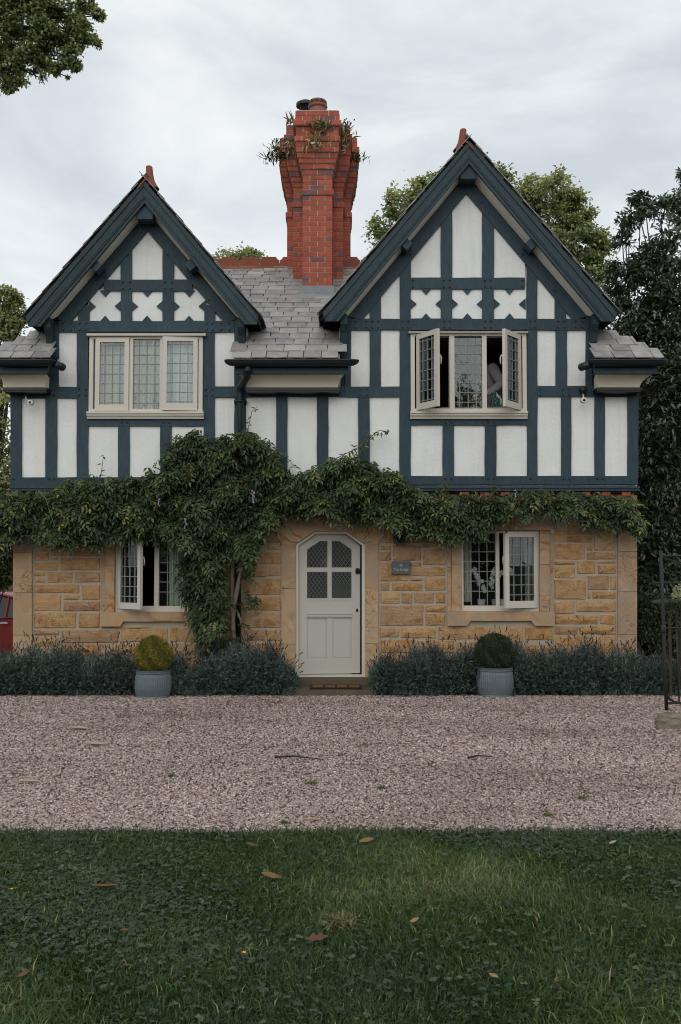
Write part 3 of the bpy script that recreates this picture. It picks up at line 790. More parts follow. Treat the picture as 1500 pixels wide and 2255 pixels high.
# finials on the gable peaks
for (px0, px1, pyt, pyb, off) in ((315,335,357,402,-1), (1013,1032,275,318,1)):
    c = at((px0+px1)/2, pyb, -0.40); t = at((px0+px1)/2, pyt, -0.40); h = t.z-c.z; w = 0.055
    f = MB(); rings = [(0.12, -0.10, 0.13), (0.085, 0.10, 0.11), (0.062, 0.30, 0.09), (0.050, 0.6, 0.07), (0.045, 0.97, 0.055), (0.036, 1.0, 0.045)]
    for (rx, zz, ry) in rings:
        for k in range(12):
            a = 2*pi*k/12; f.v.append((c.x+rx*cos(a)-off*0.02*(1-zz), -0.34+ry*sin(a)+0.04, c.z-0.02+h*zz))
    for i in range(5):
        for k in range(12): f.f.append((i*12+k, i*12+(k+1) % 12, (i+1)*12+(k+1) % 12, (i+1)*12+k))
    f.f.append(tuple(range(60, 72)))
    # saddle over the ridge
    for sg in (-1, 1):
        f.prism([(c.x, c.z+0.055), (c.x+sg*0.115, c.z-0.085), (c.x+sg*0.115, c.z-0.115), (c.x, c.z+0.02)], -0.48, 0.0)
    shade_auto(f.build('ridge_finial', M['terracotta'], house), 50)

# --- eaves: gutter, fascia, cove
def eave(x0f, x1f, x0w, x1w, g0, g1, hopper=False):
    """fascia from px x0f..x1f, cove foot x0w..x1w at the wall, gutter g0..g1"""
    YF = -0.55
    a = at(x0f, 821, YF); b = at(x1f, 807, YF)
    MB().box(a.x, b.x, YF, YF+0.05, a.z, b.z+0.06).box(a.x+0.004, b.x-0.004, YF-0.012, YF+0.06, a.z-0.012, a.z+0.012).build('fascia_board', M['barge'], house)
    c0, c1 = at(x0f+4, 822, YF+0.03), at(x1f-4, 822, YF+0.03); w0, w1 = at(x0w, 853, -0.34), at(x1w, 853, -0.34)
    m_ = MB(); n = 8
    for i in range(n+1):
        t = i/n; ang = t*pi/2
        yy = c0.y+(w0.y-c0.y)*(0.55*sin(ang)+0.45*t); zz = w0.z+(c0.z-w0.z)*(1-(1-cos(ang)))if False else c0.z+(w0.z-c0.z)*(0.55*(1-cos(ang))+0.45*t)
        k = sin(ang); xa = c0.x+(w0.x-c0.x)*k; xb = c1.x+(w1.x-c1.x)*k
        m_.v += [(xa, yy, zz), (xb, yy, zz)]
    for i in range(n): m_.f.append((2*i, 2*i+1, 2*i+3, 2*i+2))
    b0 = len(m_.v); m_.v += [(w0.x, YT+0.02, c0.z), (w1.x, YT+0.02, c0.z), (w0.x, YT+0.02, w0.z), (w1.x, YT+0.02, w0.z)]
    m_.f.append(tuple([2*i for i in range(n+1)]+[b0+2, b0])); m_.f.append(tuple([2*i+1 for i in range(n+1)]+[b0+3, b0+1]))
    m_.build('eave_cove', M['cove'], house)
    a = at(x0w-2, 860, -0.36); b = at(x1w+4, 853.3, -0.36)
    MB().box(a.x, b.x, -0.36, YT+0.04, a.z, b.z).box(a.x+.01, b.x-.01, -0.345, YT+0.04, a.z-0.018, a.z+.005).build('cove_bead', M['iron'], house)
    # half round gutter with stopped ends
    ga, gb = at(g0, 798, -0.64), at(g1, 798, -0.64); m_ = MB(); prof = [(-0.062*cos(t), -0.07*sin(t)) for t in np.linspace(0, pi, 9)]
    prof = prof + [(0.062, 0.014), (0.05, 0.014), (-0.05, 0.014), (-0.072, 0.014), (-0.072, 0.0)]
    st = [(ga.x, 0.25), (ga.x+0.02, 0.6), (ga.x+0.07, 0.9), (ga.x+0.13, 1.0), (gb.x-0.13, 1.0), (gb.x-0.07, 0.9), (gb.x-0.02, 0.6), (gb.x, 0.25)]
    n = len(prof)
    for (x, sc) in st:
        for (py_, pz_) in prof: m_.v.append((x, -0.62+py_*sc, ga.z+0.035+(pz_-0.014)*sc))
    for i in range(len(st)-1):
        for k in range(n): m_.f.append((i*n+k, i*n+(k+1) % n, (i+1)*n+(k+1) % n, (i+1)*n+k))
    m_.f.append(tuple(range(n))); m_.f.append(tuple((len(st)-1)*n+k for k in range(n)))
    # brackets
    x = ga.x+0.25
    while x < gb.x-0.15:
        m_.box(x-0.012, x+0.012, -0.688, -0.55, ga.z+0.028, ga.z+0.044); x += 0.62
    shade_auto(m_.build('gutter', M['iron'], house), 35)
eave(518, 767, 543, 745, 494, 791)
eave(-8, 106, 8, 99, -16, 121)
eave(1309, 1448, 1317, 1409, 1297, 1470)
# gutter stubs turning to the wall at the outer bays
for (px0, py0, px1, py1) in ((121, 803, 139, 809), (1299, 803, 1279, 809)):
    a, b = at(px0, py0, -0.60), at(px1, py1, -0.45); d = b-a
    m_ = MB(); pts = [a+d*t for t in (0, 0.4, 0.42, 0.6, 0.62, 0.8, 0.82, 1.0)]
    m_.tube(pts, [0.05, 0.048, 0.055, 0.055, 0.047, 0.047, 0.054, 0.05], 12).build('gutter_outlet', M['iron'], house, True)
# downpipe with swan neck
p = [at(546, 806, -0.60), at(546, 818, -0.60), at(545, 829, -0.56), at(534, 845, -0.35), at(530, 853, -0.24), at(529, 866, -0.22), at(529, 1075, -0.22), at(524, 1100, -0.14), at(524, 1500, -0.09)]
m_ = MB().tube(p, 0.045, 12)
for q, rr in ((at(546, 817, -0.60), 0.058), (at(529, 884, -0.22), 0.056), (at(529, 1030, -0.22), 0.056), (at(524, 1180, -0.12), 0.056), (at(524, 1330, -0.11), 0.056)):
    m_.tube([q+Vector((0,0,-0.02)), q+Vector((0,0,0.025))], rr, 12)
q = at(529, 884, -0.22); m_.box(q.x-0.085, q.x+0.085, -0.20, -0.15, q.z-0.018, q.z+0.018)
m_.build('downpipe', M['iron'], house, True)

# --- brick dentil course under the jetty
zt = at(750, 1082, -0.05).z
m_ = MB().box(XL+0.05, XR-0.05, -0.055, 0.10, zt-0.215, zt-0.12)
dent = m_.build('brick_course', M['brick'], house)
m_ = MB().box(XL+0.06, XR-0.06, -0.03, 0.1, zt-0.119, zt-0.02).build('brick_course_back', M['brick'], house)
UB = MB().box(-0.5, 0.5, -0.5, 0.5, -0.5, 0.5).mesh('brick', M['brick'])
x = XL+0.12
while x < XR-0.1:
    for (dzz, w, dpt) in ((0.038, 0.115, 0.11), (0.100, 0.10, 0.085)):
        if proj((x, -0.1, zt))[0] > 240:
            o = link('brick', UB, dent, (x, -0.06-dpt/2+0.03, zt-dzz)); o.scale = (w, dpt, 0.052)
    x += 0.272

# --- stone walling
def stone(x0, y0, x1, y1, Y=0.0, rough=1.0):
    a = at(x0, y1, Y); b = at(x1, y0, Y); X0, X1, Z0, Z1 = a.x, b.x, a.z, b.z
    w, h = X1-X0, Z1-Z0
    nx_, nz_ = max(2, min(6, int(w/0.09))), max(2, min(4, int(h/0.08)))
    m_ = MB(); j = 0.006*rough
    gx = [0, 0.012/w] + [i/nx_ for i in range(1, nx_)] + [1-0.012/w, 1]; gz = [0, 0.012/h] + [i/nz_ for i in range(1, nz_)] + [1-0.012/h, 1]
    nxx, nzz = len(gx), len(gz)
    top = Y-0.010*rough-random.uniform(0, 0.010)
    for jz, tz in enumerate(gz):
        for ix, tx in enumerate(gx):
            e = ix in (0, nxx-1) or jz in (0, nzz-1); e2 = ix in (1, nxx-2) or jz in (1, nzz-2)
            yy = Y+0.008 if e else (top+0.006 if e2 else top-random.uniform(0.0, 0.015)*rough)
            m_.v.append((X0+w*tx+random.uniform(-j, j), yy+(0 if e else random.uniform(-.003, .003)), Z0+h*tz+random.uniform(-j, j)))
    for jz in range(nzz-1):
        for ix in range(nxx-1): m_.f.append((jz*nxx+ix, jz*nxx+ix+1, (jz+1)*nxx+ix+1, (jz+1)*nxx+ix))
    return m_.build('stone', M['stone'], stone_wall)
def table(ox, oy, z, rows):
    for (x0, x1, y0, y1) in rows: stone(ox+x0/z+0.6, oy+y0/z+0.6, ox+x1/z-0.6, oy+y1/z-0.6)
table(0, 1030, 2.5, [(212,274,418,465),(280,400,400,490),(404,552,412,490),(188,272,468,514),(278,322,494,515),(330,552,495,567),(188,321,519,569),(188,251,573,600),(188,251,603,637),
    (260,402,574,634),(411,553,574,634),(185,440,641,693),(448,552,646,728),(185,340,697,791),(348,439,697,729),(348,552,735,791),(185,423,797,885),(430,552,797,885),
    (185,329,891,925),(185,325,929,985),(335,655,890,965),(664,927,878,962),(934,1100,878,960),(330,560,969,1040),(566,820,969,1035),(826,1100,966,1035),(185,326,989,1080),(182,300,360,412),(310,552,330,394)])
table(500, 1030, 3.75, [(310,412,300,430),(310,412,440,520),(330,448,530,625),(240,326,530,620),(335,448,632,684),(205,448,695,803),(165,337,812,904),(343,448,812,898),(135,448,912,1053),(130,448,1063,1182),
    (130,448,1190,1328),(140,320,1338,1432),(326,448,1338,1432),(60,250,1440,1560),(258,448,1440,1560),(-120,196,695,803),(-120,158,812,904),(-120,128,912,1053),(-120,122,1063,1182),(-120,122,1190,1328),(-150,130,1338,1432),(-150,52,1440,1560),(-120,232,530,685)])
table(820, 1030, 2.2059, [(60,108,250,368),(115,240,250,310),(115,285,316,368),(245,358,250,310),(292,358,318,388),(38,94,376,402),(38,94,406,456),(99,238,376,453),(243,287,372,392),(244,357,394,476),(38,176,461,552),(182,238,457,480),(182,357,482,529),
    (180,246,533,553),(252,357,533,599),(38,86,558,599),(93,247,558,601),(38,134,606,661),(140,196,608,661),(201,301,606,661),(306,357,604,661),(38,250,667,770),(256,357,667,703),(256,357,708,769),
    (38,131,776,826),(136,312,776,830),(318,585,772,838),(590,735,772,850),(740,882,772,838),(38,200,833,900),(206,400,836,900),(406,640,844,905),(646,882,855,905),
    (885,936,300,364),(940,1070,262,298),(940,1069,302,328),(940,1069,331,366),(1076,1172,306,404),(1076,1180,262,302),(885,1036,369,449),(1041,1071,369,404),(1041,1184,410,448),(885,986,453,474),(885,986,478,538),(992,1084,453,516),
    (1090,1184,453,468),(1092,1184,472,517),(1044,1148,522,594),(1153,1184,522,594),(885,1038,543,641),(1044,1063,600,638),(1067,1184,599,638),(885,981,647,711),(988,1184,644,704),(885,1100,715,764),
    (1104,1184,709,762),(885,1000,768,812),(1005,1184,767,812),(885,1040,816,900),(1046,1184,816,900)])
for (x0, x1, y0, y1) in ((73,150,1446,1478),(152,222,1446,1478),(224,300,1446,1478),(302,372,1446,1478),(374,440,1446,1478),(73,128,1480,1525),(130,215,1480,1525),(217,330,1480,1525),(332,440,1480,1525),
        (440,512,1448,1525),(514,560,1448,1490),(562,620,1448,1490),(514,590,1492,1525),(592,620,1492,1525),(836,900,1441,1478),(902,1000,1441,1478),(1002,1110,1441,1478),(1112,1219,1441,1478),
        (836,930,1480,1525),(932,1060,1480,1525),(1062,1160,1480,1525),(1162,1219,1480,1525),(1221,1290,1440,1478),(1292,1357,1440,1478),(1221,1260,1480,1525),(1262,1357,1480,1525),(225,330,1380,1384)): stone(x0, y0, x1, y1)
# dressed blocks
def ashlar(pts, yf=-0.035, name='dressed_stone', back=0.03, parent=None):
    return MB().prism(wobble([xz(px, py, 0) for px, py in pts], 0.003), yf-random.uniform(0, 0.003), back).build(name, M['ashlar'], parent or stone_wall)
def ab(x0, y0, x1, y1, **k): return ashlar([(x0+.4, y0+.4), (x1-.4, y0+.4), (x1-.4, y1-.4), (x0+.4, y1-.4)], **k)
for (y0, y1) in ((1090, 1187), (1187, 1217), (1217, 1305), (1305, 1400), (1400, 1460), (1460, 1520)): ab(30, y0, 72, y1, yf=-0.03, name='quoin')
for (y0, y1) in ((1090, 1173), (1173, 1214.5), (1214.5, 1302), (1302, 1397), (1397, 1460), (1460, 1520)): ab(1359.5, y0, 1402, y1, yf=-0.03, name='quoin')
for (x0, x1, ys_) in ((621.5, 651, (1198, 1296, 1418, 1500)), (804.5, 833.5, (1198, 1295, 1417, 1502))):
    for a, b in zip(ys_, ys_[1:]): ab(x0, a, x1, b, yf=-0.025, name='door_jamb_stone', back=0.10)
ashlar([(611,1140),(845,1140),(845,1183),(833.5,1198),(805,1198),(763,1169.5),(693,1169.5),(651,1198),(622,1198),(611,1183)], -0.030, 'door_lintel', 0.10)
for (jl0, jl1, jr0, jr1, top, base, lip) in ((984.5, 1015.5, 1187.5, 1220, 1168, 1346, 1377.5), (222.5, 253.5, 428.5, 461, 1171, 1347.5, 1379)):
    # jambs with a sunk outer margin, lintel, and the lipped sill
    for (a, b, inner) in ((jl0, jl1, 1), (jr0, jr1, 0)):
        m0, m1 = (a+10, b) if inner else (a, b-10)
        mid = top+(base-top)*0.42
        ab(m0, top, m1, mid, yf=-0.030, name='window_jamb_stone', back=0.12); ab(m0, mid, m1, base, yf=-0.030, name='window_jamb_stone', back=0.12)
        n0, n1 = (a, a+10) if inner else (b-10, b)
        ab(n0, top+8, n1, base-14, yf=-0.012, name='window_jamb_margin')
        ab(n0, base-14, n1, base, yf=-0.030, name='window_jamb_stop')
        ab(n0, top-6, n1, top+8, yf=-0.030, name='window_jamb_stop')
    ab(jl0-1, top-34, jr1+1, top-0.3, yf=-0.032, name='window_lintel', back=0.12)
    ashlar([(jl0, base), (jr1, base), (jr1, lip), (jr1-44, lip), (jr1-51, lip-11), (jl0+51, lip-11), (jl0+44, lip), (jl0, lip)], -0.050, 'window_sill_stone', 0.12)

# --- windows
def ring(m_, x0, x1, z0, z1, l, r_, b, t, y0, y1):
    m_.box(x0, x0+l, y0, y1, z0, z1); m_.box(x1-r_, x1, y0, y1, z0, z1)
    m_.box(x0+l, x1-r_, y0+0.001, y1-0.001, z0, z0+b); m_.box(x0+l, x1-r_, y0+0.001, y1-0.001, z1-t, z1)
    return m_
def grid(m_, x0, x1, z0, z1, vx, hz, y, w=0.010):
    for x in vx: m_.box(x-w/2, x+w/2, y-0.006, y+0.008, z0, z1)
    for z in hz: m_.box(x0, x1, y-0.0075, y+0.0065, z-w/2, z+w/2)
    return m_
def sash(win, x0, x1, z0, z1, yf, gx0, gx1, gz0, gz1, cols, rows, hinge=None, ang=0.0, framed=True, handle=None):
    """one light; all coordinates on the facade plane; hinged lights swing about their jamb"""
    if hinge is None: ox, sg = 0.0, 1
    else: ox = x0 if hinge == 'L' else x1
    objs = []
    if framed:
        m_ = ring(MB(), x0-ox, x1-ox, z0, z1, gx0-x0, x1-gx1, gz0-z0, z1-gz1, 0.0, 0.045)
        ring(m_, gx0-ox-0.012, gx1-ox+0.012, gz0-0.012, gz1+0.012, 0.012, 0.012, 0.012, 0.012, 0.0075, 0.03)
        objs.append(m_.build('casement', M['cream'], win))
    objs.append(MB().box(gx0-ox-0.008, gx1-ox+0.008, 0.020, 0.024, gz0-0.008, gz1+0.008).build('glass_pane', M['glass'], win))
    w, h = gx1-gx0, gz1-gz0
    vx = [gx0-ox+w*t for t in cols]; hz = [gz1-h*t for t in rows]
    objs.append(grid(MB(), gx0-ox, gx1-ox, gz0, gz1, vx, hz, 0.018).build('leading', M['came'], win))
    if handle:
        hx = (x1-ox-0.02) if hinge == 'L' else (x0-ox+0.02); hzv = z0+(z1-z0)*handle
        hd = MB().tube([(hx, 0.045, hzv+0.07), (hx, 0.075, hzv+0.06), (hx, 0.085, hzv+0.02), (hx, 0.080, hzv-0.05)], [0.009,0.010,0.010,0.008], 8)
        objs.append(hd.build('casement_handle', M['white'], win, True))
    for o in objs:
        o.location = (ox, yf, 0); o.rotation_euler = (0, 0, ang if hinge == 'R' else -ang if hinge == 'L' else 0)
        if hinge == 'L': o.rotation_euler = (0, 0, -ang)
        if hinge == 'R': o.rotation_euler = (0, 0, ang)
    return objs
C4 = (0.20, 0.50, 0.80); R7 = (0.05, 0.20, 0.355, 0.51, 0.665, 0.82, 0.97)
def upper_window(fr, head, sill, mull, yF=-0.165):
    x0, x1, z0, z1 = rect(fr[0], fr[1], fr[2], fr[3], yF)
    m_ = MB(); fw = 0.055
    m_.box(x0, x0+fw, yF, -0.02, z0, z1); m_.box(x1-fw, x1, yF, -0.02, z0, z1); m_.box(x0+fw, x1-fw, yF+0.001, -0.021, z1-0.05, z1); m_.box(x0+fw, x1-fw, yF+0.001, -0.021, z0, z0+0.04)
    for (a, b) in mull:
        A, B = at(a, 800, yF).x, at(b, 800, yF).x; m_.box(A, B, yF+0.002, -0.022, z0+0.04, z1-0.05)
    win = m_.build('window', M['cream'], house)
    hx0, hx1, hz0, hz1 = rect(head[0], head[1], head[2], head[3], yF-0.05)
    MB().prism([(-0.10, hz0), (yF-0.05, hz0), (yF-0.055, hz1-0.012), (-0.10, hz1+0.008)], hx0, hx1, 'x').build('window_head', M['cream'], win)
    sx0, sx1, sz0, sz1 = rect(sill[0], sill[1], sill[2], sill[3], yF-0.06); h = sz1-sz0
    MB().prism([(-0.10, sz1+0.004), (yF-0.065, sz1), (yF-0.065, sz1-h*0.28), (yF-0.045, sz1-h*0.34), (yF-0.048, sz1-h*0.55), (yF-0.03, sz1-h*0.72), (yF-0.02, sz0), (-0.10, sz0)], sx0, sx1, 'x').build('window_sill', M['cream'], win)
    return win
yF = -0.165
def rz_(a): return rect(a[0], a[1], a[2], a[3], yF)
winA = upper_window((195,738,447,907), (191,732,453,739), (190,906,448,921.5), ((285,293),(352,360)))
S = rz_((209,744,285,905)); G = rz_((219,754,275.5,891)); sash(winA, *S, yF-0.012, *G, C4, R7, 'L', R(1.2))
G = rz_((293,748,352,900)); S = rz_((287,742,358,904)); sash(winA, *S, yF+0.02, *G, C4, (0.08,0.215,0.35,0.50,0.635,0.77,0.915), None, 0, False)
S = rz_((358,742,436,904)); G = rz_((368,752,426,889)); sash(winA, *S, yF-0.014, *G, C4, R7, 'R', R(4))
winB = upper_window((905,731,1159,906), (900,728,1163,732.5), (904,905,1163,921.5), ((990,1001),(1062,1072)))
G = rz_((1001,744,1062,899)); S = rz_((993,736,1068,903)); sash(winB, *S, yF+0.02, *G, (0.2,0.5,0.79), (0.09,0.225,0.36,0.50,0.635,0.77,0.91), None, 0, False)
S = rz_((917,738,991,904)); G = rz_((927,749,980,890)); sash(winB, *S, yF-0.012, *G, C4, R7, 'L', R(58), True, 0.60)
S = rz_((1072,738,1147,904)); G = rz_((1082,749,1136,890)); sash(winB, *S, yF-0.012, *G, C4, R7, 'R', R(54), True, 0.60)
def lower_window(fr, mull, yF=0.035):
    x0, x1, z0, z1 = rect(fr[0], fr[1], fr[2], fr[3], yF); m_ = MB(); l = 0.035
    m_.box(x0, x0+l, yF, 0.12, z0, z1); m_.box(x1-l, x1, yF, 0.12, z0, z1); m_.box(x0+l, x1-l, yF+0.001, 0.119, z1-0.03, z1); m_.box(x0-0.0, x1, yF-0.004, 0.121, z0, z0+0.075)
    A, B = at(mull[0], 1250, yF).x, at(mull[1], 1250, yF).x; m_.box(A, B, yF+0.0015, 0.118, z0+0.075, z1-0.03)
    return m_.build('window', M['cream'], house)
yF = 0.035
winC = lower_window((1015.5,1169,1187.5,1346), (1092,1100))
G = rz_((1021.5,1173,1092,1332.5)); sash(winC, *G, yF+0.02, *G, (0.24,0.49,0.735), (0.13,0.265,0.40,0.535,0.67,0.81), None, 0, False)
S = rz_((1100,1172,1184.5,1338)); G = rz_((1110.5,1183,1174,1322.5)); sash(winC, *S, yF-0.012, *G, (0.2,0.5,0.79), (0.13,0.28,0.44,0.595,0.75,0.905), 'R', R(24), True, 0.62)
winD = lower_window((254,1172,428.5,1347), (340,350))
G = rz_((350,1176,424,1334)); sash(winD, *G, yF+0.02, *G, (0.24,0.49,0.735), (0.13,0.265,0.40,0.535,0.67,0.81), None, 0, False)
S = rz_((259,1175,338,1340)); G = rz_((268,1186,328,1326)); sash(winD, *S, yF-0.012, *G, (0.2,0.5,0.79), (0.13,0.28,0.44,0.595,0.75,0.905), 'L', R(40), True, 0.62)
# curtains
def curtain(x0, x1, z0, z1, y, folds, win, mat=None, taper=0.0):
    n = max(24, folds*8); m_ = MB()
    for i in range(n+1):
        t = i/n; x = x0+(x1-x0)*t; yy = y+0.035*sin(t*folds*2*pi)+0.012*sin(t*folds*5.3)
        m_.v += [(x+taper*(1-t), yy, z0), (x, yy, z1)]
    for i in range(n): m_.f.append((2*i, 2*i+2, 2*i+3, 2*i+1))
    return m_.build('curtain', mat or M['curtain'], win, True)
a = rect(196, 735, 447, 910, 0.0); curtain(a[0], a[1]-0.35*(a[1]-a[0]), a[2]-0.1, a[3], -0.03, 9, winA); curtain(a[0]+0.60*(a[1]-a[0]), a[1], a[2]-0.1, a[3], -0.045, 5, winA, M['net'])
a = rect(350, 1165, 430, 1350, 0.2); curtain(a[0]+0.14, a[1], a[2], a[3], 0.165, 5, winD)
a = rect(250, 1165, 312, 1350, 0.2); curtain(a[0], a[1]-0.02, a[2], a[3], 0.19, 5, winD)
a = rect(1015, 1165, 1040, 1350, 0.2); curtain(a[0]-0.05, a[1], a[2]+0.15, a[3], 0.3, 3, winC)
a = rect(1160, 1165, 1190, 1350, 0.2); curtain(a[0], a[1]+0.05, a[2]+0.15, a[3], 0.3, 3, winC)
a = rect(1015, 1333, 1190, 1350, 0.2); MB().box(a[0], a[1], 0.13, 0.55, a[2]-0.03, a[2]+0.05).build('window_board', M['white'], winC)

# --- door
yD = 0.05
fr_pts = [(651,1490),(651,1199),(693,1170),(763,1170),(804.5,1198.5),(804.5,1492)]
in_pts = [(657.5,1490),(657.5,1201.5),(696,1175),(760,1175),(797,1201),(797,1492)]
m_ = MB()
for i in range(5):
    m_.prism([xz(*fr_pts[i], yD), xz(*fr_pts[i+1], yD), xz(*in_pts[i+1], yD), xz(*in_pts[i], yD)], yD-0.03-i*0.0004, yD+0.10)
q0, q1 = at(651, 1493, yD), at(804.5, 1486, yD); m_.box(q0.x, q1.x, yD-0.045, yD+0.1, q0.z, q1.z)
m_.build('door_frame', M['cream'], house)
hx = at(658, 1300, yD+0.02).x
def dp(px, py): p_ = at(px, py, yD+0.02); return (p_.x-hx, p_.z)
Z = 3.75
def dz_(zx, zy): return dp(500+zx/Z, 1030+zy/Z)
ang = R(4.5)
def door_piece(m_, name, mat, parent=None):
    o = m_.build(name, mat, parent or house); 
    return o
# leaf: stiles, rails and muntins round four lights and two sunk panels
m_ = MB()
def dbox(x0, x1, y0, y1, yf=0.0, yb=0.045, m=None):
    a, b = dz_(x0, y1), dz_(x1, y0); (m or m_).box(a[0], b[0], yf, yb, a[1], b[1])
m_.prism([dz_(592,642), dz_(592,1698), dz_(662,1698), dz_(662,640), dz_(735,590)], 0.0, 0.045) if False else None
outline_l = [dz_(592,640), dz_(592,1705), dz_(662,1705), dz_(662,676), dz_(770,605), dz_(830,605), dz_(848,604), dz_(848,546), dz_(737,546)]
outline_r = [dz_(1102,640), dz_(1102,1700), dz_(1030,1700), dz_(1030,676), dz_(932,605), dz_(866,605), dz_(848.6,604), dz_(848.6,546), dz_(968,546)]
m_.prism(outline_l, 0, 0.045); m_.prism(outline_r, 0, 0.045)
dbox(830, 866, 604, 1078, 0.001, 0.044); dbox(662, 830, 824, 860, 0.002, 0.044); dbox(866, 1030, 824, 860, 0.002, 0.044)
dbox(662, 1030, 1079, 1235, 0.0015, 0.044); dbox(824, 873, 1235, 1583, 0.0015, 0.044); dbox(662, 1030, 1583, 1703, 0.0012, 0.0445)
dbox(650, 1042, 1080, 1090, -0.010, 0.01); dbox(654, 1038, 1090, 1100, -0.006, 0.01)
for yy, d in ((1203, -0.012), (1216, -0.008), (1228, -0.016)): dbox(662, 1032, yy, yy+9, d, 0.01)
door = m_.build('door', M['door'], house)
door.location = (hx, yD+0.02, 0); door.rotation_euler = (0, 0, ang)
for (x0, x1) in ((662, 824), (873, 1030)):
    p_ = MB(); dbox(x0, x1, 1235, 1583, 0.014, 0.035, p_); dbox(x0+10, x1-10, 1252, 1570, 0.009, 0.03, p_); p_.build('door_panel', M['door'], door)
def dia(poly):
    """diamond leading clipped to a polygon"""
    g_ = MB(); X = [p[0] for p in poly]; Zs = [p[1] for p in poly]; x0, x1, z0, z1 = min(X), max(X), min(Zs), max(Zs)
    px_, pz_ = 0.0545, 0.076
    def clip(p, d):
        ts = []
        n = len(poly)
        for i in range(n):
            a, b = poly[i], poly[(i+1) % n]; ex, ez = b[0]-a[0], b[1]-a[1]; den = d[0]*ez-d[1]*ex
            if abs(den) < 1e-9: continue
            t = ((a[0]-p[0])*ez-(a[1]-p[1])*ex)/den; s_ = ((a[0]-p[0])*d[1]-(a[1]-p[1])*d[0])/den
            if -1e-6 <= s_ <= 1+1e-6: ts.append(t)
        return (min(ts), max(ts)) if len(ts) >= 2 else None
    ln = math.hypot(px_, pz_)
    for sg in (-1, 1):
        d = (sg*px_/ln, pz_/ln)
        for k in range(-12, 13):
            c = clip(((x0+x1)/2+k*px_, (z0+z1)/2), d)
            if c and c[1]-c[0] > 0.01:
                p0 = Vector(((x0+x1)/2+k*px_+d[0]*c[0], 0.014+sg*0.0008, (z0+z1)/2+d[1]*c[0])); p1 = Vector(((x0+x1)/2+k*px_+d[0]*c[1], 0.014+sg*0.0008, (z0+z1)/2+d[1]*c[1]))
                dv = (p1-p0)/2; nrm = Vector((-dv.z, 0, dv.x)).normalized()*0.0032
                g_.obox((p0+p1)/2, dv, (0, 0.004, 0), nrm)
    return g_
for poly in ([(662,676),(770,605),(830,605),(830,824),(662,824)], [(866,605),(932,605),(1030,676),(1030,824),(866,824)], [(662,860),(830,860),(830,1079),(662,1079)], [(866,860),(1030,860),(1030,1079),(866,1079)]):
    pl = [dz_(*q_) for q_ in poly]
    MB().prism(pl, 0.018, 0.022).build('glass_pane', M['glass'], door); dia(pl).build('leading', M['came'], door)
c = dz_(1081, 855); MB().prism([(c[0]-0.030, c[1]-0.035), (c[0]+0.030, c[1]-0.035), (c[0]+0.032, c[1]+0.02), (c[0]+0.018, c[1]+0.042), (c[0]-0.018, c[1]+0.042), (c[0]-0.032, c[1]+0.02)], -0.018, 0.0).tube([(c[0], -0.018, c[1]+0.01), (c[0], -0.045, c[1]+0.0)], [0.02, 0.024], 10).build('door_lock', M['brass'], door)
c = dz_(1077, 1180); MB().lathe([(0.0, 0), (0.016, 0.0), (0.014, 0.006), (0.0, 0.007)], 14).build('keyhole', M['brass'], door)
kh = [o for o in kids(door) if o.name.startswith('keyhole')][0]; kh.location = (c[0], 0, c[1]); kh.rotation_euler = (pi/2, 0, 0); kh.scale = (1, 1.7, 1)
# steps
a = gnd(620, 1506, 0.075); b = at(806, 1490, 0.0)
MB().box(-0.80, 0.37, -0.30, 0.10, 0.05, b.z-0.006).build('door_step', M['step'], house)
MB().box(-0.74, 0.46, -0.78, -0.302, -0.01, 0.07).build('lower_door_step', M['step'], house)

